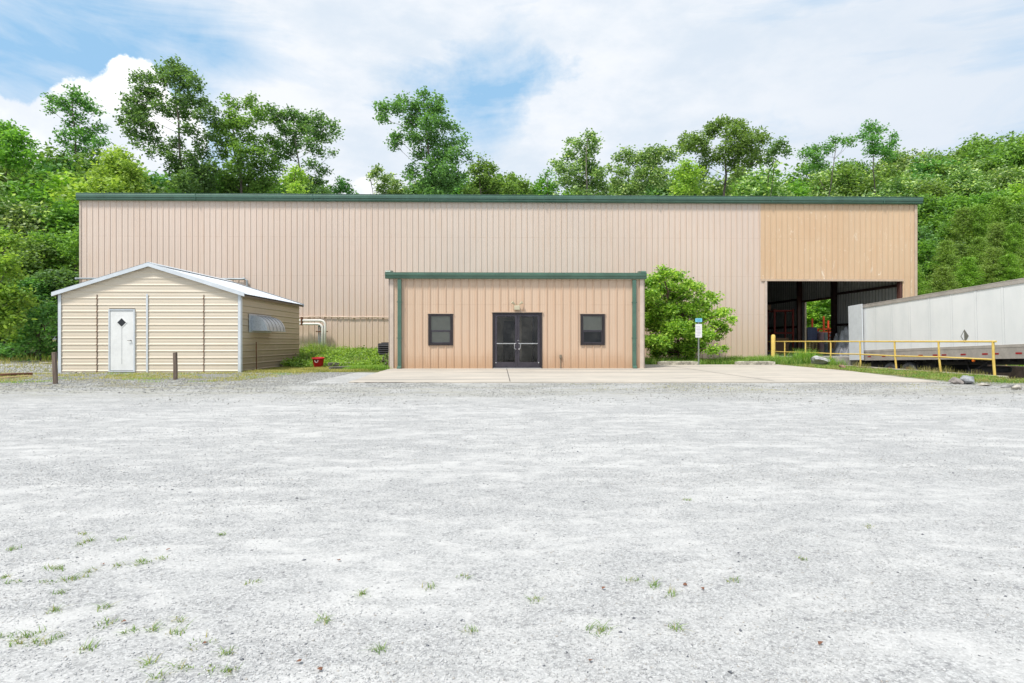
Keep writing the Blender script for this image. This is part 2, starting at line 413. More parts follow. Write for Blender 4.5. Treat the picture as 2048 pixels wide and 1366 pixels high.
# ------------------------------------------------------------------ metal cladding
PITCH = .3048
PBR = [(0, 0), (.018, .031), (.048, .031), (.066, 0), (.145, 0), (.150, .006), (.165, .006), (.170, 0), (.222, 0), (.227, .006), (.242, .006), (.247, 0)]
AG = [(0, 0), (.022, .016), (.044, .016), (.066, 0), (.135, 0), (.140, .004), (.152, .004), (.157, 0)]
def ribpts(u0, u1, pitch, prof, phase=0.0):
    k0 = int(math.floor((u0 - phase) / pitch)) - 1; k1 = int(math.ceil((u1 - phase) / pitch)) + 1
    us, ds = [], []
    for k in range(k0, k1):
        for o, d in prof: us.append(phase + k * pitch + o); ds.append(d)
    us = np.array(us); ds = np.array(ds)
    d0, d1 = np.interp([u0, u1], us, ds); msk = (us > u0 + 1e-4) & (us < u1 - 1e-4)
    return np.concatenate([[u0], us[msk], [u1]]), np.concatenate([[d0], ds[msk], [d1]])
def clad(mb, u0, u1, v0, v1, fn, pitch=PITCH, prof=PBR, phase=0.0, vtop=None):
    """fn(u, d, v) -> world. vtop(u) optional height function"""
    us, ds = ribpts(u0, u1, pitch, prof, phase)
    vs = [fn(u, d, v0) for u, d in zip(us, ds)] + [fn(u, d, vtop(u) if vtop else v1) for u, d in zip(us, ds)]
    n = len(us); mb.add(vs, [(i, i + 1, n + i + 1, n + i) for i in range(n - 1)]); return mb

def clad_mat(name, base, low, groove, rust=.0, scratch=.0, ribax=0, pitch=PITCH, phase=0.0, panel=.9144, gw=.07, gamt=.40, seamz=None, top=None):
    m, t, out = newmat(name)
    P = gpos(t); s_ = t.sep(P); u = s_[ribax]; z = s_[2]
    fu = t.m('FRACT', t.m('DIVIDE', t.m('SUBTRACT', u, phase - .012), pitch))
    fu = t.m('MULTIPLY', fu, pitch)
    g = t.m('SUBTRACT', 1.0, t.ss(t.m('ABSOLUTE', t.m('SUBTRACT', fu, gw / 2)), gw * .22, gw * .55))
    streak = t.noise(t.scalev(P, (4, 4, .25) if ribax != 2 else (.5, .5, 6)), 2.0, 5, .6)
    g = t.m('MULTIPLY', g, t.m('ADD', .55, t.m('MULTIPLY', streak, .75)))
    pid = t.m('FLOOR', t.m('DIVIDE', u, panel)); wn = t.node('ShaderNodeTexWhiteNoise', noise_dimensions='1D'); t.put(wn.inputs['W'], pid)
    big = t.noise(P, .18, 4, .6)
    c = t.mix(t.ss(big, .35, .65), base, tuple(x * .93 for x in base))
    c = t.mix(t.m('MULTIPLY', wn.outputs[0], .5), c, tuple(x * f_ for x, f_ in zip(base, (.95, .92, .89))))
    c = t.mix(t.m('MULTIPLY', t.ss(streak, .48, .7), .35), c, tuple(x * f_ for x, f_ in zip(base, (.93, .82, .72))))
    rows_ = t.m('ABSOLUTE', t.m('SUBTRACT', t.m('FRACT', t.m('DIVIDE', t.m('ADD', z, .55), 2.05)), .5))
    if ribax != 2:
        rowm = t.m('SUBTRACT', 1.0, t.ss(rows_, .004, .016)); wob = t.ss(t.noise(P, 3, 3, .6), .35, .6)
        c = t.mix(t.m('MULTIPLY', t.m('MULTIPLY', rowm, wob), .22), c, groove)
    if low is not None:
        lz = t.m('SUBTRACT', 1.0, t.ss(t.m('ADD', z, t.m('MULTIPLY', t.m('SUBTRACT', big, .5), 2.0)), low[1], low[2]))
        c = t.mix(t.m('MULTIPLY', lz, low[3]), c, low[0])
    if rust:
        rz_ = t.m('SUBTRACT', 1.0, t.ss(t.m('ADD', z, t.m('MULTIPLY', t.m('SUBTRACT', streak, .5), 1.0)), .05, .8))
        c = t.mix(t.m('MULTIPLY', rz_, rust), c, (.42, .23, .11))
    if scratch:
        sc = t.noise(t.scalev(P, (2.4, 1, .8)), 1.7, 7, .75, dist=1.2)
        c = t.mix(t.m('MULTIPLY', t.ss(sc, .585, .64), scratch * .75), c, (.86, .75, .62))
        blot = t.noise(t.scalev(P, (.8, 1, .5)), .9, 3, .5)
        c = t.mix(t.m('MULTIPLY', t.ss(blot, .45, .65), .5), c, tuple(x * f_ for x, f_ in zip(base, (.92, .86, .80))))
    c = t.mix(t.m('MULTIPLY', g, gamt), c, groove)
    pbsdf(t, out, c, .42, 0, .35, t.noise(P, 1.5, 3, .5), .12, .02)
    return m
M_PINK = clad_mat('cladding_faded_beige', (.735, .605, .52), ((.68, .52, .395), .5, 3.2, .75), (.48, .34, .245), phase=XML, gamt=.32)
M_TAN = clad_mat('cladding_tan', (.72, .52, .345), None, (.50, .37, .25), scratch=1.0, phase=XML, gamt=.42)
M_ENT = clad_mat('cladding_entrance_beige', (.65, .49, .365), ((.63, .45, .315), .2, 1.5, .6), (.42, .27, .175), rust=.5, phase=XEL)
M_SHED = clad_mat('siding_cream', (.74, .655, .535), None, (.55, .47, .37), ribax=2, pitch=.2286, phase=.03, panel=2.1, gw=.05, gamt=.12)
M_SHEDSIDE = clad_mat('siding_cream_shaded_grimy', (.50, .42, .30), ((.27, .21, .14), .3, 1.9, .8), (.30, .24, .16), ribax=2, pitch=.2286, phase=.03, gw=.05, gamt=.6, scratch=.12)  # darker cream: shade of the side wall put into the colour, plus grime
M_GREEN = simple('gutter_green', (.082, .165, .122), .30, 0, .12, 2.0, .5)
M_LINER = clad_mat('liner_galvanised', (.60, .62, .61), None, (.22, .23, .22), ribax=1, phase=YM, gamt=.8)
M_STEEL = simple('primed_steel_red', (.13, .055, .042), .6, 0, .25, 3)
M_STEELD = simple('primed_steel_dark', (.06, .035, .03), .6, 0, .25, 3)
M_TRIMB = simple('trim_beige', (.62, .47, .35), .5, 0, .08)
M_TRIMP = simple('trim_pink', (.64, .53, .45), .5, 0, .08)
M_CONC = simple('concrete_pale', (.42, .40, .36), .9, 0, .22, 2.5, .2, .5)
M_ROOFG = simple('roof_galvalume', (.52, .53, .53), .4, .4, .1)

# ------------------------------------------------------------------ warehouse
xs1, xs2, xs3 = W(1521, 0, YM).x, W(1532.5, 0, YM).x, W(1805, 0, YM).x
ZH = 4.38
wh = empty('warehouse', ((XML + XMR) / 2, YM, 0), 'long beige ribbed metal warehouse with green gutter and open truck bay', 'warehouse')
f = lambda u, d, v: (u, YM - d, v)
mb = MB(); clad(mb, XML, xs1, -.2, ZWT, f, phase=XML); clad(mb, xs1, xs2, -.2, ZH - .0, f, phase=XML); mb.build('front_wall', M_PINK, wh)
mb = MB(); f2 = lambda u, d, v: (u, YM - d - .004, v)
clad(mb, xs1 + .002, XMR, ZH, ZWT, f2, phase=XML); clad(mb, xs3, XMR, -.2, ZH, f2, phase=XML)
o = mb.build('bay_wall', M_TAN, wh); o['label'] = 'tan cladding above and right of the truck bay, scuffed with white marks'
mb = MB(); clad(mb, YM, YB, -.2, ZWT, lambda u, d, v: (XML - d, u, v), phase=YM); mb.build('side_wall', M_PINK, wh)
# right side wall, with the side opening between two columns
ro1, ro2 = XMR / ratio(1675) , XMR / ratio(1611)
ZO = 4.05
mb = MB(); g_ = lambda u, d, v: (XMR + d, u, v)
clad(mb, YM, ro1, -.2, ZWT, g_, phase=YM); clad(mb, ro2, YB, -.2, ZWT, g_, phase=YM); clad(mb, ro1, ro2, ZO, ZWT, g_, phase=YM)
mb.build('side_wall', M_TAN, wh)
mb = MB(); g_ = lambda u, d, v: (XMR - .06 - d, u, v)
clad(mb, YM + .05, ro1, -.1, ZWT, g_, phase=YM); clad(mb, ro2, YB - .1, -.1, ZWT, g_, phase=YM); clad(mb, ro1, ro2, ZO, ZWT, g_, phase=YM)
mb.build('liner', M_LINER, wh)
mb = MB(); clad(mb, XML, XMR, -.2, ZWT + 1.0, lambda u, d, v: (u, YB + d, v), phase=XML); mb.build('rear_wall', M_PINK, wh)
mb = MB(); clad(mb, YM + .3, YB - .05, -.1, ZWT + .3, lambda u, d, v: (xs2 - .42 + d, u, v)); mb.build('partition', M_LINER, wh)
mb = MB(); clad(mb, XML - .05, XMR + .12, 0, 1, lambda u, d, v: (u, YM - .12 + v * (YB - YM + .2), ZWT + .04 + d + v * 1.0), pitch=.61); mb.build('roof', M_ROOFG, wh)
mb = MB(); mb.box((XML + .1, YM + .1, ZWT - .25), (XMR - .1, YB - .1, ZWT - .18)); mb.build('ceiling', M_LINER, wh)
# gutter (ogee-like profile) and its brackets
gy = YM - .035
prof = [(gy, ZWT - .02), (gy - .12, ZWT - .02), (gy - .16, ZWT + .05), (gy - .15, ZWT + .11), (gy - .19, ZWT + .14), (gy - .20, ZWT + .26), (gy - .17, ZWT + .30), (gy - .19, ZWT + .34), (gy - .14, ZWT + .36), (gy + .05, ZWT + .36), (gy + .05, ZWT - .01)]
mb = MB(); mb.prismx(prof, XML - .07, XMR + .24)
mb.build('gutter', M_GREEN, wh)
mb = MB(); 
xj = XML + 6.1
while xj < XMR:
    mb.box((xj - .012, gy - .208, ZWT + .0), (xj + .012, gy - .10, ZWT + .345)); xj += 6.1
mb.build('gutter_joint', M_GREEN, wh)
# thin dark closure under the gutter: foam plugs at ribs

mb = MB(); mb.box((XML - .012, YM - .046, -.2), (XML + .07, YM - .034, ZWT - .03)); mb.box((XML - .012, YM - .034, -.2), (XML - .002, YM + .1, ZWT - .03)); mb.build('corner_trim', M_TRIMP, wh)
mb = MB(); mb.box((XMR - .11, YM - .050, -.2), (XMR + .035, YM - .039, ZWT - .03)); mb.box((XMR + .037, YM - .05, -.2), (XMR + .045, YM + .1, ZWT - .03)); mb.build('corner_trim', M_TRIMB, wh)
mb = MB(); mb.box((xs2 - .09, YM - .052, -.1), (xs2 + .02, YM - .038, ZH + .02)); mb.box((xs2 + .021, YM - .05, -.1), (xs2 + .03, YM + .12, ZH)); 
mb.build('jamb_trim', M_TRIMP, wh)
mb = MB(); mb.box((xs2 - .30, YM - .058, ZH - .05), (xs3 + .02, YM - .040, ZH + .05)); mb.box((xs2 + .03, YM - .038, ZH - .04), (xs3, YM + .1, ZH - .02)); mb.build('header_trim', M_TRIMB, wh)
# steel frame in the bay
mb = MB(); mb.box((xs2 + .035, YM + .13, -.1), (xs2 + .12, YM + .33, ZWT - .3)); mb.build('column', M_STEELD, wh)
mb = MB(); mb.box((xs3 - .12, YM + .02, -.1), (xs3 - .01, YM + .30, ZWT - .3)); mb.build('column', M_STEEL, wh)
def hcol(y, mat, x=XMR - .5, wd=.28):
    mb = MB(); mb.box((x, y - .11, .0), (x + .018, y + .11, ZWT - .3)); mb.box((x + wd, y - .11, .0), (x + wd + .018, y + .11, ZWT - .3)); mb.box((x + .018, y - .01, .0), (x + wd, y + .01, ZWT - .3))
    mb.build('column', mat, wh)
hcol(ro2 + .22, M_STEEL); hcol(ro1 - .20, M_STEELD)
mb = MB()
for z in (2.18, 4.22, 6.3):
    for a, b in ((YM + .3, ro1 - .35), (ro2 + .4, YB - .3)):
        mb.box((XMR - .26, a, z - .07), (XMR - .10, b, z + .07))
mb.build('girt', M_STEELD, wh)
mb = MB(); mb.box((XMR - .30, ro1 - .1, ZO - .1), (XMR - .08, ro2 + .1, ZO + .02)); mb.build('header_beam', M_STEEL, wh)
mb = MB(); mb.box((XMR - .07, ro2 - .03, -.1), (XMR + .06, ro2 + .02, ZO)); mb.box((XMR - .07, ro1 - .02, -.1), (XMR + .06, ro1 + .03, ZO)); mb.build('opening_trim', M_TRIMB, wh)
for y in (YM + 6.2, YM + 12.4, YM + 18.6):
    mb = MB(); mb.box((xs2 - .2, y - .1, ZWT - .75), (XMR - .5, y + .1, ZWT - .3)); mb.build('rafter', M_STEELD, wh)
# dock and bay floor
mb = MB(); mb.box((XRAIL + .15, YDOCK, -1.3), (XP1 + .02, YM + .5, .27)); o = mb.build('loading_dock', M_CONC, wh)
mb = MB(); mb.box((xs2 - .4, YM + .45, -.3), (XMR - .02, YB - .1, .262)); mb.build('bay_floor', simple('floor_concrete', (.46, .45, .42), .8, 0, .2, 1.2), wh)
mb = MB(); mb.box((XML, YM + .2, -.15), (xs2 - .45, YB - .1, .0)); mb.build('floor', M_CONC, wh)
# conduits on the front wall
M_PIPEG = simple('conduit_grey', (.34, .38, .41), .4, .2, .1)
M_PIPET = simple('conduit_tan', (.74, .58, .46), .6, 0, .15)
M_PIPEW = simple('pipe_offwhite', (.84, .81, .76), .45, 0, .08)
M_RUST = simple('rusty_iron', (.20, .09, .045), .8, .2, .35, 8)
def wl(px, py, y=YM - .12): return W(px, py, y)
mb = MB(); mb.tube([wl(153, 557), wl(489, 558), wl(494, 561), wl(494.5, 600)], .05, 8)
for a in (153, 240, 330, 420, 488): p = wl(a, 557.5); mb.tube([p + Vector((-.05, 0, 0)), p + Vector((.05, 0, 0))], .068, 8)
mb.build('conduit', M_PIPEG, wh)
mb = MB(); pts = [wl(560 + i * 14.6, 634 + .55 * math.sin(i * .9) + (.7 if i > 9 else -.4), YM - .07) for i in range(16)]; mb.tube(pts, .03, 8)
for p in pts[::2]: mb.box((p.x - .02, p.y - .04, p.z - .05), (p.x + .02, YM - .005, p.z + .02))
mb.build('conduit', M_PIPET, wh)
def bend(a, b, c, n=6):
    a, b, c = Vector(a), Vector(b), Vector(c); return [(a * (1 - s) ** 2 + b * 2 * s * (1 - s) + c * s * s) for s in [i / n for i in range(n + 1)]]
yp = YM - .45
for (y1, xa, xb) in ((641, 640, 650.5), (648, 635, 645)):
    mb = MB(); mb.tube([W(575, y1, yp), W(xa - 6, y1, yp)] + bend(W(xa, y1, yp), W(xb, y1, yp), W(xb, y1 + 12, yp)) + [W(xb, 712, yp)], .062, 10)
    mb.build('pipe', M_PIPEW, wh, smooth=True)
mb = MB()
for x in (637.5, 640.5, 643.5, 648): mb.tube([W(x, 652, yp + .1), W(x, 715, yp + .1)], .03, 6); mb.tube([W(x, 651, yp + .1), W(x, 654, yp + .1)], .045, 6)
mb.build('riser', M_PIPEG, wh)
mb = MB(); a = W(632, 662, yp + .05); b = W(655, 664, yp + .05); mb.box((a.x, a.y - .04, b.z), (b.x, a.y + .06, a.z)); a = W(603, 650, yp - .02); mb.box((a.x - .03, a.y - .06, a.z - .02), (a.x + .05, a.y + .1, a.z + .42)); mb.build('pipe_strap', M_RUST, wh)
localize(wh)

# ------------------------------------------------------------------ entrance building
en = empty('entrance_building', ((XEL + XER) / 2, YE, 0), 'small beige ribbed entrance building with glass double doors, two windows and green gutter', 'building')
ZE = 3.52
u2 = lambda px: W(px, 0, YE).x
zz = lambda py: EYE - (py - 683) / F * YE
wins = [(u2(857.5), u2(905.5), zz(690), zz(628.7)), (u2(1161.5), u2(1208.5), zz(689.5), zz(628.7))]
door = (u2(986), u2(1083), .03, zz(625))
f = lambda u, d, v: (u, YE - d, v)
mb = MB()
holes = [wins[0], door, wins[1]]
cur = XEL
for h in holes:
    clad(mb, cur, h[0], -.1, ZE, f, phase=XEL)
    if h[2] > .1: clad(mb, h[0], h[1], -.1, h[2], f, phase=XEL)
    clad(mb, h[0], h[1], h[3], ZE, f, phase=XEL); cur = h[1]
clad(mb, cur, XER, -.1, ZE, f, phase=XEL); mb.build('front_wall', M_ENT, en)
ztop = lambda u: ZE + (u - YE) * .085
mb = MB(); clad(mb, YE, YM - .05, -.1, 0, lambda u, d, v: (XEL - d, u, v), phase=YE, vtop=ztop); mb.build('side_wall', M_ENT, en)
mb = MB(); clad(mb, YE, YM - .05, -.1, 0, lambda u, d, v: (XER + d, u, v), phase=YE, vtop=ztop); mb.build('side_wall', M_ENT, en)
ROOF2 = [(0, 0), (.02, .06), (.05, .06), (.07, 0)]
mb = MB(); clad(mb, XEL - .1, XER + .1, 0, 1, lambda u, d, v: (u, YE - .12 + v * (YM - YE + .1), ZE + .17 + d + v * .73), pitch=.61, prof=ROOF2, phase=XEL + .25)
mb.build('roof', M_GREEN, en)
gy = YE - .04
prof = [(gy, ZE + .0), (gy - .11, ZE + .0), (gy - .14, ZE + .04), (gy - .14, ZE + .09), (gy - .17, ZE + .12), (gy - .18, ZE + .19), (gy - .15, ZE + .215), (gy - .16, ZE + .235), (gy - .10, ZE + .25), (gy + .05, ZE + .25), (gy + .05, ZE + .005)]
mb = MB(); mb.prismx(prof, XEL - .16, XER + .09); mb.build('gutter', M_GREEN, en)
mb = MB()
for x in (XEL - .155, XER - .12): mb.prismx([(gy - .13, ZE + .252), (gy - .10, ZE + .31), (gy, ZE + .33), (gy + .5, ZE + .37), (gy + .5, ZE + .26)], x, x + .2)
mb.build('roof_trim', M_GREEN, en)
for px in (800, 1267.5):
    x = u2(px); mb = MB(); y0 = YE - .045
    mb.bbox((x - .075, y0 - .10, .13), (x + .075, y0, ZE - .02), .012)
    mb.prismx([(y0, .13), (y0 - .10, .14), (y0 - .22, .075), (y0 - .22, .03), (y0 - .16, .03), (y0, .10)], x - .078, x + .078)
    dsp = mb.build('downspout', M_GREEN, en)
    mb = MB(); 
    for z in (1.2, 2.6): mb.box((x - .10, y0 - .106, z), (x + .10, y0 + .0, z + .03))
    mb.build('strap', M_GREEN, dsp)
mb = MB()
for x, s in ((XEL, 1), (XER, -1)):
    mb.box((min(x - .012 * s, x + .14 * s), YE - .048, -.02), (max(x - .012 * s, x + .14 * s), YE - .037, ZE + .01))
    mb.box((min(x - .046 * s, x - .036 * s), YE - .048, -.02), (max(x - .046 * s, x - .036 * s), YE + .1, ZE + .01))
mb.build('corner_trim', M_TRIMP, en)
M_BRONZE = simple('dark_bronze_frame', (.042, .035, .038), .35, .3, .15, 2)
M_BRONZE2 = simple('bronze_door', (.075, .067, .082), .32, .4, .2, 1.5)
M_ALU = simple('brushed_aluminium', (.62, .62, .63), .35, .7, .08)
m, t, out = newmat('tinted_glass')
fr = t.node('ShaderNodeFresnel', {'IOR': 1.5}); P = gpos(t)
gl = t.node('ShaderNodeBsdfGlossy', {'Color': (.9, .9, .9), 'Roughness': .03})
tp = t.node('ShaderNodeBsdfTransparent', {'Color': (.82, .82, .78)})
df = t.node('ShaderNodeBsdfDiffuse', {'Color': (.3, .29, .27)})
mx = t.node('ShaderNodeMixShader'); t.put(mx.inputs[0], t.m('MULTIPLY', fr.outputs[0], 1.0)); t.L.new(tp.outputs[0], mx.inputs[1]); t.L.new(gl.outputs[0], mx.inputs[2])
mx2 = t.node('ShaderNodeMixShader'); t.put(mx2.inputs[0], t.m('MULTIPLY', t.ss(t.noise(P, 3, 5, .65), .4, .8), .10)); t.L.new(mx.outputs[0], mx2.inputs[1]); t.L.new(df.outputs[0], mx2.inputs[2])
t.L.new(mx2.outputs[0], out.inputs[0]); M_GLASS = m
# door set
x0, x1, z0, z1 = door; xm = (x0 + x1) / 2
fm = MB(); yd = YE - .04
fm.box((x0 - .02, yd - .01, 0.03), (x0 + .065, yd + .10, z1)); fm.box((x1 - .065, yd - .01, 0.03), (x1 + .02, yd + .10, z1)); fm.box((x0 + .066, yd - .008, z1 - .07), (x1 - .066, yd + .10, z1 - .002))
fm.build('door_frame', M_BRONZE, en)
mb = MB(); mb.box((x0 - .06, yd - .035, z1 + .001), (x1 + .06, yd + .03, z1 + .03)); mb.build('drip_cap', M_TRIMB, en)
mb = MB(); mb.box((x0 + .02, yd - .14, .03), (x1 - .02, yd + .09, .052)); mb.build('threshold', M_ALU, en)
for s in (-1, 1):
    a, b = (x0 + .07, xm - .004) if s < 0 else (xm + .004, x1 - .07)
    dz0, dz1 = .06, z1 - .075; y0, y1 = yd + .015, yd + .06; st_ = .085
    mb = MB(); mb.box((a, y0, dz0), (a + st_, y1, dz1)); mb.box((b - st_, y0, dz0), (b, y1, dz1))
    mb.box((a + st_, y0 + .002, dz1 - .075), (b - st_, y1 - .002, dz1)); mb.box((a + st_, y0 + .002, dz0), (b - st_, y1 - .002, dz0 + .22))
    d = mb.build('door', M_BRONZE2, en)
    mb = MB(); mb.add([(a + st_ - .005, y0 + .02, dz0 + .21), (b - st_ + .005, y0 + .02, dz0 + .21), (b - st_ + .005, y0 + .02, dz1 - .07), (a + st_ - .005, y0 + .02, dz1 - .07)], [(0, 1, 2, 3)]); mb.build('glass', M_GLASS, d)
    mb = MB(); mb.box((a + st_ * .8, y1 + .01, .975), (b - st_ * .8, y1 + .05, 1.02)); mb.build('push_bar', M_ALU, d)
    mb = MB(); mb.box((a + st_ - .01, y0 - .012, .992), (b - st_ + .01, y0 + .004, 1.016)); mb.build('crossbar', M_ALU, d)
    hx = xm + s * .045; hx2 = xm + s * .115
    mb = MB(); mb.tube([(hx, y0 + .01, 1.01)] + bend((hx, y0 - .06, 1.01), (hx2, y0 - .07, 1.01), (hx2, y0 - .07, .95)) + bend((hx2, y0 - .07, .84), (hx2, y0 - .07, .78), (hx, y0 - .06, .78)) + [(hx, y0 + .01, .78)], .013, 8); mb.build('handle', M_ALU, d, smooth=True)
    mb = MB()
    for zc in (dz0 + .19,): mb.lathe([(0, -.012), (.022, -.010), (.026, 0), (.02, .004)], (a + st_ * .55 if s < 0 else b - st_ * .55, y0, zc), 12, 'y')
    mb.build('pivot_cap', M_ALU, d)
mb = MB(); mb.lathe([(0, -.014), (.016, -.012), (.02, 0)], (xm + .03, yd + .013, 1.12), 12, 'y'); mb.build('lock', M_ALU, en)
# room behind the glass
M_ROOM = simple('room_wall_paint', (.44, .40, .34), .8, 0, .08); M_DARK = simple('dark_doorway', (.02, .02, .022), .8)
mb = MB(); 
mb.box((x0 - 1.0, YE + 2.6, 0), (x1 + 1.1, YE + 2.7, 2.6)); mb.box((x0 - 1.1, YE + .2, 0), (x0 - 1.0, YE + 2.6, 2.6)); mb.box((x1 + 1.0, YE + .2, 0), (x1 + 1.1, YE + 2.6, 2.6))
mb.box((x0 - 1.0, YE + .2, 2.6), (x1 + 1.0, YE + 2.7, 2.68)); mb.box((x0 - 1.0, YE + .05, -.05), (x1 + 1.0, YE + 2.6, .03))
mb.box((xm + .04, YE + 1.3, .03), (xm + .22, YE + 2.6, 2.6))
mb.build('lobby', M_ROOM, en)
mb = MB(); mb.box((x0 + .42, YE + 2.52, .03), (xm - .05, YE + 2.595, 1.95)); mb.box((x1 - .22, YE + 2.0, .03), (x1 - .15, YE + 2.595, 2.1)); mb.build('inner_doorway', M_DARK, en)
M_BLIND = simple('blind_slats', (.78, .80, .74), .7, 0, .05)
for wi, (a, b, c, d_) in enumerate(wins):
    mb = MB(); fy = YE - .055; fw = .085; zm = c + (d_ - c) * .455
    mb.box((a - .015, fy, c - .015), (a + fw, fy + .09, d_ + .015)); mb.box((b - fw, fy, c - .015), (b + .015, fy + .09, d_ + .015))
    mb.box((a + fw, fy + .002, d_ - fw * .8), (b - fw, fy + .09, d_ + .013)); mb.box((a + fw, fy + .002, c - .013), (b - fw, fy + .09, c + fw * .8))
    wo_ = mb.build('window', M_BRONZE, en)
    mb = MB(); mb.box((a + fw, fy + .03, zm - .03), (b - fw, fy + .07, zm + .03))
    mb.box((a + fw, fy + .025, c + fw * .8), (a + fw + .03, fy + .06, zm - .03)); mb.box((b - fw - .03, fy + .025, c + fw * .8), (b - fw, fy + .06, zm - .03)); mb.box((a + fw + .03, fy + .025, c + fw * .8), (b - fw - .03, fy + .06, c + fw * .8 + .035))
    mb.build('sash', M_BRONZE2, wo_)
    mb = MB(); mb.add([(a + fw - .01, fy + .05, c + .05), (b - fw + .01, fy + .05, c + .05), (b - fw + .01, fy + .05, d_ - .05), (a + fw - .01, fy + .05, d_ - .05)], [(0, 1, 2, 3)]); mb.build('glass', M_GLASS, wo_)
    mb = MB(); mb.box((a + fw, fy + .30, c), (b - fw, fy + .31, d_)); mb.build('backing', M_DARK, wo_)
    mb = MB(); z = d_ - .03; zb = c + .08 if wi == 0 else c + (d_ - c) * .43
    while z > zb:
        mb.add([(a + .05, fy + .105, z), (b - .05, fy + .105, z), (b - .05, fy + .085, z - .022), (a + .05, fy + .085, z - .022)], [(0, 1, 2, 3)]); z -= .021
    mb.build('blind', M_BLIND, wo_)
    mb = MB(); mb.box((a - .05, fy - .01, d_ + .016), (b + .05, fy + .04, d_ + .04)); mb.build('drip_cap', M_TRIMB, wo_)
# security light with two lamp heads above the doors
M_LAMPB = simple('lamp_housing_ivory', (.55, .50, .36), .5, 0, .08)
lx, lz = u2(1034), zz(616)
mb = MB(); mb.bbox((lx - .11, YE - .17, lz - .085), (lx + .11, YE - .032, lz + .085), .015); li = mb.build('security_light', M_LAMPB, en)
for s in (-1, 1):
    mb = MB(); p0 = Vector((lx + s * .05, YE - .1, lz + .085)); p1 = Vector((lx + s * .10, YE - .12, lz + .14)); dr = Vector((s * .75, -.35, .62)).normalized()
    mb.tube([p0, p1], .014, 6); q = p1
    mb.tube([q - dr * .02, q + dr * .03, q + dr * .10, q + dr * .14], [.02, .035, .05, .056], 12); mb.build('lamp_head', M_LAMPB, li, smooth=False)
ox, oz = u2(1121), zz(713)
mb = MB(); mb.bbox((ox - .045, YE - .10, oz - .07), (ox + .045, YE - .032, oz + .07), .01); mb.box((ox - .02, YE - .06, .0), (ox + .0, YE - .034, oz - .071)); mb.build('outlet_box', simple('outlet_bronze', (.23, .19, .14), .5), en)
localize(en)
# ------------------------------------------------------------------ shed
sh = empty('shed', ((XSL + XSR) / 2, YS, 0), 'cream horizontal-sided metal shed with white pitched roof and white door', 'shed')
M_WHITE = simple('white_trim', (.68, .72, .76), .4, .1, .06)
M_DOORW = simple('door_white', (.82, .82, .81), .45, 0, .05)
ZSE = 2.72; xc = (XSL + XSR) / 2; hw = (XSR - XSL) / 2; SL = .315; ZRG = ZSE + hw * SL
us = lambda px: W(px, 0, YS).x
zs_ = lambda py: EYE - (py - 683) / F * W(300, 0, YS).y / (CA - (300 - 1024) / F * SA)
def zsy(py): return EYE - (py - 683) / F * (YS / (CA + .6 * SA))
dx0, dx1, dz1 = us(218.5), us(271), zsy(621)
vs, ds = ribpts(0.0, ZRG - .02, .2286, AG, .03)
def strip(mb, fl, fr, y, v0=None, v1=None, sag=None):
    for i in range(len(vs) - 1):
        a, b = vs[i], vs[i + 1]
        if v0 is not None and b <= v0 + 1e-4: continue
        if v1 is not None and a >= v1 - 1e-4: continue
        la, ra, lb, rb = fl(a), fr(a), fl(b), fr(b)
        if ra <= la: continue
        if rb <= lb: lb = rb = (lb + rb) / 2
        mb.add([(la, y - ds[i], a), (ra, y - ds[i], a), (rb, y - ds[i + 1], b), (lb, y - ds[i + 1], b)], [(0, 1, 2, 3)])
gl_ = lambda v: XSL if v < ZSE else XSL + (v - ZSE) / SL
gr_ = lambda v: XSR if v < ZSE else XSR - (v - ZSE) / SL
mb = MB()
vdoor = float(vs[np.argmin(np.abs(vs - (dz1 + .045)))])
strip(mb, lambda v: XSL, lambda v: dx0, YS, None, vdoor); strip(mb, lambda v: dx1, lambda v: XSR, YS, None, vdoor)
strip(mb, gl_, gr_, YS, vdoor - .0)
mb.build('front_wall', M_SHED, sh)
mb = MB(); strip(mb, gl_, gr_, YSB); 
for i, v in enumerate(mb.v): mb.v[i] = (v[0], YSB + (YSB - v[1]), v[2])
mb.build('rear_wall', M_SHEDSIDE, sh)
for x, s in ((XSR, 1), (XSL, -1)):
    mb = MB()
    for i in range(len(vs) - 1):
        if vs[i + 1] > ZSE + .05: break
        mb.add([(x + s * ds[i], YS, vs[i]), (x + s * ds[i], YSB, vs[i]), (x + s * ds[i + 1], YSB, vs[i + 1]), (x + s * ds[i + 1], YS, vs[i + 1])], [(0, 1, 2, 3)])
    mb.build('side_wall', M_SHEDSIDE, sh)
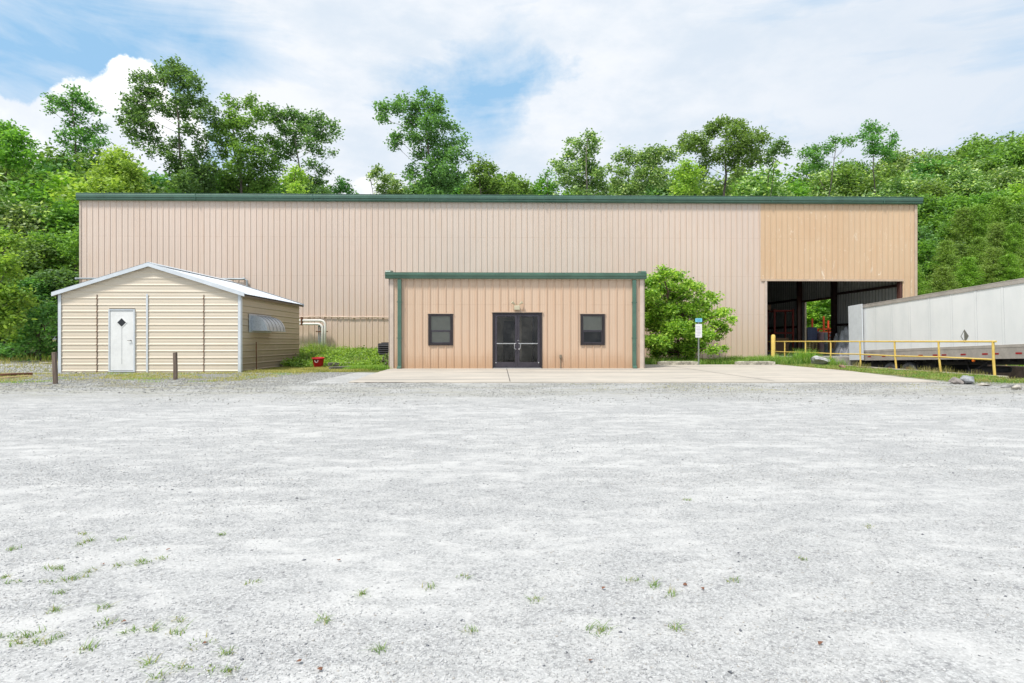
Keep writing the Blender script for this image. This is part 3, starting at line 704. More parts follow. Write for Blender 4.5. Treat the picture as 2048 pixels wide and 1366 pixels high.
# roof: ribs run down each slope
m, t, out = newmat('shed_roof_white')
P = gpos(t); pbsdf(t, out, t.mix(t.ss(t.noise(P, 1.5, 5, .6), .35, .75), (.74, .76, .78), (.60, .63, .66)), .35, .2, .5)
for s in (-1, 1):
    mb = MB(); OV = .17
    clad(mb, YS - .10, YSB + .08, 0, 1, lambda u, d, v: (xc + s * v * (hw + OV), u, ZRG + .06 + d - v * (hw + OV) * SL), pitch=.2286, prof=AG)
    clad(mb, YS - .10, YSB + .08, 0, 1, lambda u, d, v: (xc + s * v * (hw + OV), u, ZRG + .045 - v * (hw + OV) * SL), pitch=.2286, prof=AG)
    mb.build('roof', m, sh)
    mb = MB(); e = (hw + OV + .01); ya, yb = YS - .135, YS - .10
    for y0, y1 in ((YS - .14, YS - .105), (YSB + .085, YSB + .12)):
        z0 = ZRG + .10
        mb.add([(xc, y0, z0), (xc + s * e, y0, z0 - e * SL), (xc + s * e, y0, z0 - e * SL - .13), (xc, y0, z0 - .13), (xc, y1, z0), (xc + s * e, y1, z0 - e * SL), (xc + s * e, y1, z0 - e * SL - .13), (xc, y1, z0 - .13)],
               [(0, 1, 2, 3), (7, 6, 5, 4), (0, 4, 5, 1), (1, 5, 6, 2), (2, 6, 7, 3)])
        zt = z0 + .012
        mb.add([(xc, y0, zt), (xc + s * e, y0, zt - e * SL), (xc, y0 + .16 if y0 < YS else y0 - .12, zt), (xc + s * e, y0 + .16 if y0 < YS else y0 - .12, zt - e * SL)], [(0, 1, 3, 2)])
    mb.build('verge_trim', M_WHITE, sh)
    mb = MB(); xe = xc + s * (hw + OV - .02); mb.box((min(xe, xe - s * .02), YS - .1, ZSE - .09), (max(xe, xe - s * .02), YSB + .08, ZSE - .03)); mb.build('eave_trim', simple('eave_brown', (.20, .15, .11), .7), sh)
mb = MB(); mb.prism([(xc - .16, ZRG + .05), (xc, ZRG + .115), (xc + .16, ZRG + .05), (xc + .16, ZRG + .062), (xc, ZRG + .128), (xc - .16, ZRG + .062)], YS - .13, YSB + .1); mb.build('ridge_cap', M_WHITE, sh)
mb = MB()
for x, s in ((XSL, 1), (XSR, -1)):
    mb.box((min(x - .03 * s, x + .075 * s), YS - .036, .0), (max(x - .03 * s, x + .075 * s), YS - .025, ZSE - .02)); mb.box((min(x - .032 * s, x - .024 * s), YS - .036, 0), (max(x - .032 * s, x - .024 * s), YS + .08, ZSE - .02))
mb.build('corner_trim', M_WHITE, sh)
mb = MB(); x = us(295); mb.box((x - .03, YS - .037, .0), (x + .03, YS - .0225, 2.72)); mb.build('seam_trim', M_WHITE, sh)
mb = MB()
for x in (us(194.5), us(408)):
    mb.box((x - .007, YS - .0255, 0.02), (x + .007, YS - .0005, 2.70))
    for v in np.arange(.075, 2.7, .2286): mb.box((x - .03, YS - .028, v - .016), (x + .022, YS - .0235, v + .002))
mb.build('rusty_seam', M_RUST, sh)
# door
mb = MB(); fw = .045
mb.box((dx0 - .0, YS - .05, .07), (dx0 + fw, YS + .05, dz1)); mb.box((dx1 - fw, YS - .05, .07), (dx1, YS + .05, dz1)); mb.box((dx0, YS - .052, dz1), (dx1, YS + .05, dz1 + .04)); mb.box((dx0, YS - .052, .03), (dx1, YS + .05, .07)); mb.build('door_frame', M_WHITE, sh)
mb = MB(); mb.box((dx0 + fw + .008, YS - .03, .085), (dx1 - fw - .008, YS + .01, dz1 - .008)); dd = mb.build('door', M_DOORW, sh)
dcx = (dx0 + dx1) / 2; dcz = zsy(645)
for nm, r, y0, y1, mt in (('window_trim', .185, YS - .042, YS - .0305, M_DOORW), ('window_pane', .145, YS - .047, YS - .0425, simple('pane_dark', (.03, .032, .036), .15, 0, .1))):
    mb = MB(); mb.prism([(dcx, dcz - r), (dcx + r, dcz), (dcx, dcz + r), (dcx - r, dcz)], y0, y1); mb.build(nm, mt, dd)
mb = MB(); mb.box((dcx - .006, YS - .036, .3), (dcx + .006, YS - .0302, dcz - .19)); mb.build('groove', simple('groove_grey', (.45, .46, .47), .6), dd)
mb = MB(); hz = zsy(681); mb.tube([(dx1 - .13, YS - .03, hz), (dx1 - .13, YS - .075, hz)], .016, 8); mb.tube([(dx1 - .13, YS - .075, hz), (dx1 - .23, YS - .08, hz + .005)], .011, 6); mb.build('handle', simple('dark_metal', (.10, .10, .10), .4, .6), dd)
mb = MB(); mb.box((dx0 + .01, YS - .12, .0), (dx1, YS + .02, .03)); mb.build('sill', simple('rotten_wood', (.10, .08, .06), .9), sh)
# galvanised vent hood on the side wall
m, t, out = newmat('galvanised'); P = gpos(t)
pbsdf(t, out, t.mix(t.ss(t.voro(P, 25, 'Distance'), .1, .6), (.36, .39, .42), (.50, .54, .57)), .42, .45, .5)
ya, yb = XSR / ratio(502) , 23.7; r = .56; zc = 1.47
hx0 = XSR + .028
prof = [(hx0, zc + r)] + [(hx0 + r * math.sin(a), zc + r * math.cos(a)) for a in np.linspace(.15, math.pi / 2, 10)]
mb = MB(); nP = len(prof)
vv = [(x, ya, z) for x, z in prof] + [(x, yb, z) for x, z in prof]
mb.add(vv, [(i, i + 1, nP + i + 1, nP + i) for i in range(nP - 1)])
ip = [(hx0 + (x - hx0) * .97, zc + (z - zc) * .97) for x, z in prof]
mb.add([(x, ya, z) for x, z in ip] + [(x, yb, z) for x, z in ip], [(i, i + 1, nP + i + 1, nP + i) for i in range(nP - 1)])
hd = mb.build('vent_hood', m, sh, smooth=True)
mb = MB()
for y0 in (ya - .004, yb): mb.prism([(hx0, zc)] + prof, y0, y0 + .004)
mb.box((hx0 - .002, ya - .25, zc - .06), (hx0 + .006, yb + .02, zc + r + .05))
mb.build('end_panel', m, hd)
mb = MB(); mb.tube([(hx0 + r, ya - .01, zc), (hx0 + r, yb + .01, zc)], .014, 6); mb.build('rim', m, hd)
mb = MB()
for y0 in np.arange(ya + .25, yb - .1, .35): mb.tube([(x + .004, y0, z + .004) for x, z in prof[1:]], .010, 5)
mb.build('seam', simple('hood_seam', (.30, .27, .25), .6, .3), hd)
mb = MB(); yy = XSR / ratio(507.5) - .05; mb.tube([(XSR + .12, yy, -.1), (XSR + .11, yy, 1.06)], .02, 6); rb = own_origin(mb.build('steel_stake', M_RUST), (XSR + .12, yy, 0)); tag(rb, 'thin rusty steel stake standing against the right side wall of the shed', 'stake')
localize(sh)

# ------------------------------------------------------------------ small things round the shed
m, t, out = newmat('weathered_wood'); P = t.node('ShaderNodeTexCoord').outputs['Object']
gr = t.noise(t.scalev(P, (18, 18, 1.2)), 2, 6, .7); c = t.mix(t.ss(gr, .3, .7), (.10, .075, .06), (.24, .185, .15))
pbsdf(t, out, c, .9, 0, .2, gr, .6, .01); M_WOOD = m
def post(px, pb, h, w, name, lab, lean):
    p = G(px, pb); mb = MB(); n = 5
    rr = random.Random(px)
    secs = []
    for i in range(n):
        z = -.15 + (h + .15) * i / (n - 1); ox, oy = lean * max(z, 0) / h, rr.uniform(-.004, .004); ww = w / 2 * (1 + rr.uniform(-.04, .04))
        e = ww * .22
        secs.append([(ox - ww + e, oy - ww, z), (ox + ww - e, oy - ww, z), (ox + ww, oy - ww + e, z), (ox + ww, oy + ww - e, z), (ox + ww - e, oy + ww, z), (ox - ww + e, oy + ww, z), (ox - ww, oy + ww - e, z), (ox - ww, oy - ww + e, z)])
    secs.append([(x * .86, y * .86, h + .012 + x * .1) for x, y, z in secs[-1]])
    vs_ = [q for s_ in secs for q in s_]; fs = [(i * 8 + k, i * 8 + (k + 1) % 8, i * 8 + 8 + (k + 1) % 8, i * 8 + 8 + k) for i in range(len(secs) - 1) for k in range(8)] + [tuple(range((len(secs) - 1) * 8, len(secs) * 8))]
    mb.add(vs_, fs); o = mb.build(name, M_WOOD); o.location = p; o.rotation_euler.z = .1
    return tag(o, lab, 'post', 'wooden posts in front of the shed')
post(111, 768, .80, .088, 'wooden_post', 'short weathered wooden post standing left of the shed front corner', -.03)
post(351, 759.5, .76, .095, 'wooden_post', 'short weathered wooden post in front of the middle of the shed wall', -.01)
def timber(name, a, b, w, h, mat, lab, cat, group=None, z=0, seed=1):
    a = Vector(a); b = Vector(b); d = (b - a); L = d.length; mb = MB()
    rr = random.Random(seed); n = 6; vs_ = []
    for i in range(n + 1):
        x = -L / 2 + L * i / n; k = 1 + rr.uniform(-.05, .05); e = .15 * min(w, h)
        W2, H2 = w / 2 * k, h * k
        vs_ += [(x, -W2 + e, 0), (x, W2 - e, 0), (x, W2, e), (x, W2, H2 - e), (x, W2 - e, H2), (x, -W2 + e, H2), (x, -W2, H2 - e), (x, -W2, e)]
    fs = [(i * 8 + k, i * 8 + (k + 1) % 8, i * 8 + 8 + (k + 1) % 8, i * 8 + 8 + k) for i in range(n) for k in range(8)] + [tuple(range(8)), tuple(range(n * 8, n * 8 + 8))]
    mb.add(vs_, fs); o = mb.build(name, mat); o.location = ((a.x + b.x) / 2, (a.y + b.y) / 2, z); o.rotation_euler.z = math.atan2(d.y, d.x)
    return tag(o, lab, cat, group)
M_REDW = simple('reddish_timber', (.22, .10, .055), .85, 0, .3, 6); M_NEWW = simple('fresh_lumber', (.52, .36, .20), .8, 0, .15, 6); M_GREYW = simple('grey_landscape_timber', (.22, .205, .17), .9, 0, .3, 6)
timber('timber', G(-40, 756), G(62, 751), .18, .10, M_REDW, 'long reddish timber lying on the gravel at the left edge', 'timber', 'timbers lying at the left edge', .0, 3)
timber('board', G(-30, 760), G(60, 753.5), .16, .045, M_NEWW, 'pale board lying flat in front of the reddish timber', 'board', None, 0, 4)
timber('timber', G(660, 741), G(705, 739), .14, .14, M_GREYW, 'grey landscape timber right of the red bucket, the lower one', 'timber', 'grey landscape timbers in the weeds', 0, 5)
timber('timber', G(657, 737.5), G(704, 736), .13, .13, M_GREYW, 'grey landscape timber right of the red bucket, the upper one behind', 'timber', 'grey landscape timbers in the weeds', .11, 6)
timber('board', G(497, 743), G(553, 741.5), .09, .05, M_NEWW, 'light tan board on the ground beside the shed right corner', 'board', None, 0, 7)
timber('board', G(490, 746), G(590, 743), .12, .03, simple('dark_board', (.12, .10, .08), .9), 'dark rotten board lying in front of the light tan board', 'board', None, 0, 8)
# red tub
M_RED = simple('red_plastic', (.50, .012, .022), .4, 0, .15, 4)
bp = G(637, 737); bk = empty('red_bucket', bp, 'red plastic tub with rope handle standing in weeds right of the shed', 'bucket'); bk.rotation_euler.x = math.radians(6)
mb = MB(); mb.lathe([(0, .0), (.155, 0), (.165, .02), (.20, .22), (.205, .23), (.225, .40), (.25, .405), (.255, .43), (.235, .435), (.225, .41), (.19, .22), (.15, .03), (0, .03)], (0, 0, 0), 28); mb.build('tub', M_RED, bk, smooth=True)
mb = MB(); mb.tube([(-.05, -.235, .36)] + bend((-.07, -.245, .34), (0, -.27, .22), (.07, -.245, .34)) + [(.05, -.235, .36)], .009, 6); mb.build('rope_handle', simple('rope_white', (.75, .72, .70), .8), bk)
mb = MB(); mb.lathe([(0, -.006), (.03, -.006), (.032, .002)], (0, -.226, .355), 12, 'y'); mb.build('badge', simple('black_plastic', (.03, .03, .032), .5), bk)
# condenser unit
ax, ay = W(755.5, 0, 27.0).x, 27.0
ac = empty('condenser_unit', (ax + .42, ay + .4, 0), 'dark louvred air conditioner condenser beside the left wall of the entrance building', 'air conditioner')
M_AC = simple('charcoal_metal', (.028, .028, .032), .7, .0, .15)
aw, ah = .84, 1.0
mb = MB(); mb.bbox((-aw / 2, -.4, .08), (aw / 2, .4, ah), .03); bd_ = mb.build('cabinet', M_AC, ac)
mb = MB()
for z in np.arange(.16, ah - .1, .09): mb.add([(-aw / 2 + .03, -.402, z + .06), (aw / 2 - .03, -.402, z + .06), (aw / 2 - .03, -.45, z), (-aw / 2 + .03, -.45, z)], [(0, 1, 2, 3)])
mb.build('louvre', M_AC, bd_)
mb = MB(); mb.lathe([(.34, ah), (.34, ah + .03), (.30, ah + .04), (.02, ah + .045)], (0, 0, 0), 24); mb.build('fan_grille', M_AC, ac)
mb = MB(); mb.box((-.5, -.5, 0), (.5, .5, .08)); mb.build('pad', M_CONC, ac)

# stones as irregular icospheres
def rock(name, loc, size, mat, lab, cat='rock', seed=0, group=None, sub=3, amp=.28):
    import bmesh
    bm = bmesh.new(); bmesh.ops.create_icosphere(bm, subdivisions=sub, radius=1)
    rr = random.Random(seed); planes = [(Vector((rr.gauss(0, 1), rr.gauss(0, 1), rr.gauss(0, 1))).normalized(), rr.uniform(.42, .8)) for _ in range(16)]
    from mathutils import noise as mn
    for v in bm.verts:
        for n_, d_ in planes:
            k = v.co.dot(n_)
            if k > d_: v.co -= n_ * (k - d_)
        v.co *= 1 + amp * .5 * mn.noise(v.co * 2 + Vector((seed, 0, 0)))
        v.co = Vector((v.co.x * size[0], v.co.y * size[1], v.co.z * size[2]))
    me = bpy.data.meshes.new(name); bm.to_mesh(me); bm.free(); me.materials.append(mat)
    o = bpy.data.objects.new(name, me); COL.objects.link(o); o.location = (loc[0], loc[1], loc[2] + size[2] * .55); o.rotation_euler.z = rr.uniform(0, 3)
    return tag(o, lab, cat, group)
M_ROCK = simple('rock_grey', (.36, .35, .34), .9, 0, .3, 5, .2, .6); M_ROCKB = simple('rock_blue_grey', (.36, .37, .38), .8, 0, .35, 4, .3, .6); M_ROCKW = simple('rock_offwhite', (.52, .48, .42), .9, 0, .25, 5, .2, .6)
rock('rock', G(943, 738), (.12, .08, .06), M_ROCKW, 'pale stone lying on the slab left of the glass doors', seed=2)
rock('rock', G(1122, 738), (.085, .07, .05), M_ROCK, 'grey stone lying on the slab below the outlet right of the glass doors', seed=3)
rock('rock', G(1643, 730), (.62, .4, .33), simple('rock_pale', (.56, .56, .57), .85, 0, .3, 4, .3, .6), 'large pale boulder in the grass left of the yellow railing', seed=4)
rock('rock', G(1684, 737), (.20, .16, .13), simple('rock_brown', (.33, .22, .15), .9, 0, .3, 6), 'small brown rock in the grass by the railing', seed=5)
rock('rock', G(1936, 768), (.42, .24, .17), M_ROCKB, 'long blue grey rock at the slab corner below the end of the railing', seed=6)
rock('rock', G(1912, 768), (.24, .18, .12), simple('rock_mauve', (.29, .26, .24), .9, 0, .3, 5), 'darker rock touching the long blue grey rock on its left', seed=7)
rock('rock', G(1969, 772), (.20, .12, .06), M_ROCKW, 'flat cream stone in front of the concrete wall end', seed=8)
rock('rock', G(2014, 775), (.28, .12, .06), M_ROCK, 'flat grey stone right of the concrete wall end', seed=9)
rock('rock', G(2030, 779), (.16, .12, .08), M_ROCKW, 'rounded cream stone at the right edge of the lot', seed=10)
for i, (a, b) in enumerate(((137, 746), (148, 746.5), (160, 746))):
    rock('rubble_stone', G(a, b), (.11, .07, .04), M_ROCKW, 'cream rubble stone at the foot of the shed, %s' % ('leftmost of three', 'middle one of three', 'rightmost of three')[i], 'stone', 20 + i, 'rubble at the foot of the shed')
rock('rubble_stone', G(100, 728), (.5, .2, .07), M_ROCKW, 'flat pale rubble left of the shed behind the post', 'stone', 31)

# wheel stops
def wstop(px0, px1, lab):
    a, b = G(px0, 730.5), G(px1, 731.0); L = (b - a).length; mb = MB()
    prof = [(-.09, 0), (.09, 0), (.075, .14), (.05, .165), (-.05, .165), (-.075, .14)]
    n = 8; vs_ = []
    for i in range(n + 1):
        x = -L / 2 + L * i / n; s_ = .82 if i in (0, n) else 1
        vs_ += [(x, y * s_, z * (s_ if z > .02 else 1)) for y, z in prof]
    fs = [(i * 6 + k, i * 6 + (k + 1) % 6, i * 6 + 6 + (k + 1) % 6, i * 6 + 6 + k) for i in range(n) for k in range(6)] + [tuple(range(6)), tuple(range(n * 6, n * 6 + 6))]
    mb.add(vs_, fs); o = mb.build('wheel_stop', M_CONC2); o.location = ((a.x + b.x) / 2, (a.y + b.y) / 2, .028)
    tag(o, lab, 'wheel stop', 'concrete wheel stops at the back of the slab')
M_CONC2 = simple('concrete_mossy', (.46, .43, .35), .95, 0, .35, 6, .2, .6)
wstop(1314, 1397, 'weathered concrete wheel stop next to the entrance building by the sign'); wstop(1468, 1552, 'weathered concrete wheel stop further right, in front of the tall grass')
# parking sign
sp = G(1401, 731.5); sg = empty('parking_sign', (sp.x, sp.y + .25, 0), 'white sign under a small blue sign on a grey post by the green bush', 'sign')
ym = sp.y + .25
mb = MB(); mb.add(*(lambda P_: (P_, [(0, 1, 5, 4), (1, 2, 6, 5), (2, 3, 7, 6), (0, 3, 2, 1), (4, 5, 6, 7), (3, 0, 4, 7)]))([(-.03, 0, -.1), (.03, 0, -.1), (.024, .03, -.1), (-.024, .03, -.1), (-.03, 0, 2.12), (.03, 0, 2.12), (.024, .03, 2.12), (-.024, .03, 2.12)])); mb.build('pole', simple('pole_galv', (.30, .33, .30), .5, .5), sg)
def rplate(w, h, z, y, r=.03, th=.004):
    pts = []
    for cx, cz, a0 in ((w / 2 - r, h / 2 - r, 0), (-w / 2 + r, h / 2 - r, 90), (-w / 2 + r, -h / 2 + r, 180), (w / 2 - r, -h / 2 + r, 270)):
        for k in range(5): a = math.radians(a0 + k * 22.5); pts.append((cx + r * math.cos(a), z + cz + r * math.sin(a)))
    return MB().prism(pts, y - th, y)
zsn = lambda py: EYE - (py - 683) / F * ym
pl = rplate(.30, .61, zsn(661.5), -.004).build('sign_plate', simple('sign_white', (.80, .80, .82), .4, 0, .03), sg)
mb = MB(); zc_ = zsn(661.5)
for i in range(7): mb.box((-.11 + (.03 if i % 2 else 0), -.0105, zc_ + .18 - i * .065), (.11 - (.02 if i % 3 else .05), -.0085, zc_ + .205 - i * .065))
mb.build('faded_text', simple('faded_print', (.62, .60, .68), .6), pl)
pl2 = rplate(.31, .17, zsn(640), -.004).build('sign_plate', simple('sign_blue', (.22, .58, .78), .4, 0, .05), sg)
mb = MB(); zc_ = zsn(640); mb.box((-.10, -.0105, zc_ + .0), (.10, -.0085, zc_ + .03)); mb.box((-.06, -.0105, zc_ - .05), (.07, -.0085, zc_ - .025)); mb.build('faded_text', simple('sign_blue_dark', (.10, .33, .55), .5), pl2)

# ------------------------------------------------------------------ railing, bollards, retaining walls
m, t, out = newmat('yellow_paint'); P = gpos(t)
n_ = t.noise(P, 5, 5, .65); c = t.mix(t.ss(n_, .35, .65), (.80, .60, .17), (.74, .50, .12)); c = t.mix(t.m('MULTIPLY', t.ss(t.noise(P, 16, 4, .7), .62, .72), .6), c, (.40, .24, .08))
pbsdf(t, out, c, .45, 0, .4); M_YEL = m
rl = empty('railing', (XRAIL, 18.2, 0), 'long yellow pipe railing running along the dock pit into the warehouse', 'railing')
pys = [XRAIL / ratio(p) for p in (1533, 1569.5, 1611, 1661.5, 1720, 1789, 1877, 1986)]
lean = [0, 0, 0, .0, .02, .05, .05, .035]
mb = MB(); mb.tube([(XRAIL, pys[0], 1.075)] + [(XRAIL + .005 * (i % 2), y, 1.08) for i, y in enumerate(pys[1:-1])] + [(XRAIL, pys[-1] - .12, 1.08)], .030, 8); mb.build('top_rail', M_YEL, rl)
mb = MB(); mb.tube([(XRAIL + l_ * .45, y, .54 - (.02 if i % 2 else 0)) for i, (y, l_) in enumerate(zip(pys, lean))], .026, 8); mb.build('mid_rail', M_YEL, rl)
for y, l_ in zip(pys, lean):
    mb = MB(); mb.tube([(XRAIL + l_ * 1.3, y - l_ * .6, -.1), (XRAIL + l_ * .5, y, .5), (XRAIL, y, 1.07)], .033 if y > 19 else .038, 8); mb.build('rail_post', M_YEL, rl)
localize(rl)
def bollard(loc, r, h, lab):
    b_ = MB(); b_.lathe([(r, -.1), (r, h - r * .4), (r * .85, h - r * .1), (r * .5, h + .02), (0, h + .03)], (0, 0, 0), 16); o = b_.build('bollard', M_YEL, smooth=True); o.location = loc
    return tag(o, lab, 'bollard')
p = W(1546.5, 0, 31.2); bollard((p.x, 31.2, 0), .105, 1.42, 'thick yellow steel bollard in the grass at the left edge of the truck bay')
M_RET = simple('retaining_wall_pale', (.40, .37, .29), .95, 0, .3, 2.5, .2, .6); M_RETD = simple('retaining_wall_brown', (.11, .085, .07), .95, 0, .3, 1.6, .2, .6)
mb = MB(); mb.bbox((XRAIL - .09, 17.95, -1.3), (XRAIL + .26, YDOCK, .03), .02)
o = own_origin(mb.build('retaining_wall', M_RET), (XRAIL, 17.95, 0)); tag(o, 'pale concrete retaining wall under the yellow railing', 'retaining wall')
mb = MB(); mb.bbox((XP1 - .08, 10.0, -1.4), (XP1 + .16, YM - .1, .02), .02)
o = own_origin(mb.build('retaining_wall', M_RETD), (XP1, 10, 0)); tag(o, 'dark brown retaining wall on the far side of the dock pit', 'retaining wall')
yf = (XP1 + .3) / ratio(2012.5)
rf = empty('railing', (XP1 + .3, yf, 0), 'yellow railing beyond the far pit wall, mostly hidden by the trailer', 'railing')
for dy in (0, 2.3, 4.6, -2.3):
    mb = MB(); mb.tube([(0, dy, -.1), (0, dy, 1.05)], .035, 8); mb.build('rail_post', M_YEL, rf)
mb = MB(); mb.tube([(0, -2.3, 1.05), (0, 4.6, 1.05)], .03, 8); mb.build('top_rail', M_YEL, rf)

# ------------------------------------------------------------------ trailer
XT, YR, ZT = 18.1, 30.4, .10
tr_ = empty('semi_trailer', (XT, YR, ZT), 'white box semi-trailer with grey rails backed up to the loading dock', 'trailer', rot=(-.039, 0, 0))
TL, TWd, TH = 16.0, 2.6, 2.78
m, t, out = newmat('trailer_white'); P = t.node('ShaderNodeTexCoord').outputs['Object']
n_ = t.noise(t.scalev(P, (1, 1, .4)), 1.2, 5, .6)
pbsdf(t, out, t.mix(t.ss(n_, .35, .75), (.85, .86, .86), (.76, .78, .785)), .35, 0, .5, t.noise(P, .9, 2, .5), .06, .05); M_TRW = m
M_TRG = simple('trailer_rail_grey', (.50, .46, .42), .5, .2, .12, 2); M_TRS = simple('panel_seam_grey', (.42, .44, .45), .4, .2); M_BLK = simple('chassis_black', (.018, .018, .02), .6, .1, .2)
mb = MB()
py_s = [0.0] + [YR - XT / ratio(p) for p in (1751.4, 1784.7, 1820.9, 1861.8, 1906.5, 1955, 2009)]
sp_ = (py_s[-1] - py_s[1]) / 6; yy = [-.0] + [py_s[1] + sp_ * i for i in range(13)]
mb.box((0, -TL, .42), (TWd, 0, TH - .04)); mb.build('body', M_TRW, tr_)
mb = MB()
for y in yy[1:]:
    if y < TL - .2: mb.box((-.006, -y - .05, .505), (0.001, -y + .05, TH - .17))
mb.build('panel_seam', M_TRW, tr_)
mb = MB()
for y in yy[1:]:
    if y < TL - .2:
        for e in (-.058, .051): mb.box((-.003, -y + e, .505), (0.0005, -y + e + .007, TH - .17))
mb.build('seam_line', M_TRS, tr_)
mb = MB(); mb.box((-.03, -TL - .01, 0), (TWd + .03, .0, .42)); mb.box((-.022, -TL, .421), (.001, 0, .505)); mb.box((-.038, -TL, .40), (-.0301, 0, .418)); mb.build('side_rail', M_TRG, tr_)
mb = MB(); mb.box((-.028, -TL, TH - .17), (TWd + .028, .01, TH)); mb.box((-.034, -TL, TH - .03), (-.0281, 0, TH)); mb.build('top_rail', M_TRG, tr_)
mb = MB(); mb.box((-.02, -.02, .42), (.05, .02, TH - .02)); mb.box((TWd - .05, -.02, .42), (TWd + .02, .02, TH - .02)); mb.build('rear_frame', M_TRG, tr_)
mb = MB(); mb.add([(-.10, -.02, .03), (-.14, .03, .03), (-.17, -1.17, .03), (-.13, -1.17, .03), (-.10, -.02, TH + .02), (-.14, .03, TH + .02), (-.17, -1.17, TH + .02), (-.13, -1.17, TH + .02)], [(0, 1, 2, 3), (4, 7, 6, 5), (0, 4, 5, 1), (1, 5, 6, 2), (2, 6, 7, 3), (3, 7, 4, 0)])
dr_ = mb.build('rear_door', simple('trailer_door_white', (.80, .84, .88), .35, .1, .05), tr_); dr_['label'] = 'rear door swung open flat against the side'
mb = MB()
for z in (.3, 1.0, 1.8, 2.5): mb.box((-.11, -.06, z), (-.03, .05, z + .09))
mb.build('hinge', M_TRG, dr_)
M_REFL = simple('reflector_red', (.36, .015, .02), .3)
for px in (1740, 1769, 1797, 1808, 1843, 1872, 1890, 1928.5, 1972, 1994, 2040):
    y = YR - XT / ratio(px); mb = MB(); mb.box((-.036, -y - .13, .155), (-.0305, -y + .13, .215)); mb.build('reflector', M_REFL, tr_)
# placard
y = YR - XT / ratio(1931.3); 
M_PL1 = simple('placard_grey', (.20, .20, .17), .4); 
for nm, pts, x0, mt in (('placard', [(-.20, 0), (0, -.26), (.20, 0), (0, .26)], -.012, M_PL1),):
    mb = MB(); mb.prismx([(-y + a, .90 + b) for a, b in pts], x0, x0 + .006); pc = mb.build(nm, mt, tr_)
    mb = MB(); mb.prismx([(-y - -.02, .90 - .18), (-y - -.02, .90 + .17), (-y + .16, .90)], x0 - .003, x0 - .0005); mb.build('flap', M_TRW, pc)
y = YR - XT / ratio(1947); mb = MB(); mb.lathe([(0, -.03), (.05, -.028), (.062, 0), (.062, .03)], (0, -y, -.05), 14, 'x'); mb.build('marker_lamp', simple('amber_lens', (.75, .16, .02), .25), tr_)
mb = MB(); mb.box((.3, -TL + .2, -.22), (.42, -.2, -.005)); mb.box((TWd - .42, -TL + .2, -.22), (TWd - .3, -.2, -.005))
for y in np.arange(.4, 12, .6): mb.box((.05, -y - .03, -.10), (TWd - .05, -y + .03, -.004))
mb.box((.2, -5.6, -.42), (TWd - .2, -.9, -.2)); mb.build('chassis', M_BLK, tr_)
M_TYRE = simple('tyre_rubber', (.085, .087, .092), .75, 0, .2, 6); M_RIM = simple('rusty_rim', (.60, .38, .28), .7, .2, .25, 8)
def wheel(y, x, zc, spare=False):
    R = .50
    mb = MB(); prof = [(.30, .26), (.33, .25), (.42, .27), (.48, .255), (.50, .22), (.50, .06), (.48, .01), (.42, -.01), (.33, .0), (.30, .01)]
    mb.lathe([(r_, h_) for r_, h_ in prof], (x, -y, zc), 32, 'x'); ty = mb.build('tyre', M_TYRE, tr_, smooth=True)
    mb = MB(); mb.lathe([(.30, .01), (.29, .03), (.25, .06), (.24, .10), (.12, .10), (.11, .03), (.09, .02), (0, .02)], (x, -y, zc), 24, 'x'); mb.build('rim', M_RIM, ty)
    mb = MB()
    for k in range(8): a = k * math.pi / 4; mb.lathe([(0, .07), (.018, .072), (.02, .10)], (x, -y + .18 * math.cos(a), zc + .18 * math.sin(a)), 6, 'x')
    mb.build('lug_nut', M_TYRE, ty)
yw1, yw2 = YR - (XT + .05) / ratio(1815), YR - (XT + .05) / ratio(1779)
for y in (yw1, yw2):
    wheel(y, .06, -.60); wheel(y, .36, -.60); wheel(y, TWd - .62, -.60); wheel(y, TWd - .32, -.60)
mb = MB()
for y in (yw1, yw2): mb.tube([(.1, -y, -.6), (TWd - .1, -y, -.6)], .07, 8)
mb.build('axle', M_BLK, tr_)
mb = MB(); ysp = YR - XT / ratio(1925); mb.lathe([(.15, -.1), (.44, -.12), (.5, -.06), (.5, .06), (.44, .12), (.15, .1)], (TWd / 2, -ysp, -.40), 28, 'z'); mb.build('spare_tyre', M_TYRE, tr_, smooth=True)
mb = MB(); mb.box((.15, -ysp - .7, -.65), (.18, -ysp - .68, -.1)); mb.box((.05, -yw1 - .62, -1.0), (.60, -yw1 - .60, -.15)); mb.build('mudflap', M_BLK, tr_)
ya_, yb_2 = YR - XT / ratio(1976), YR - XT / ratio(1941)
mb = MB(); mb.tube(bend((.1, -ya_, -.03), (.1, -(ya_ * .55 + yb_2 * .45), -.28), (.1, -yb_2, -.43), 10) + bend((.1, -yb_2 + .1, -.45), (.15, -yb_2 + .35, -.40), (.3, -yb_2 + .5, -.1), 6)[1:], .022, 6); mb.build('air_hose', M_BLK, tr_)
for s in (.35, TWd - .45):
    mb = MB(); mb.box((s, -13.5, -.95), (s + .12, -13.38, 0)); mb.box((s - .1, -13.6, -1.0), (s + .22, -13.28, -.95)); mb.build('landing_gear', M_BLK, tr_)

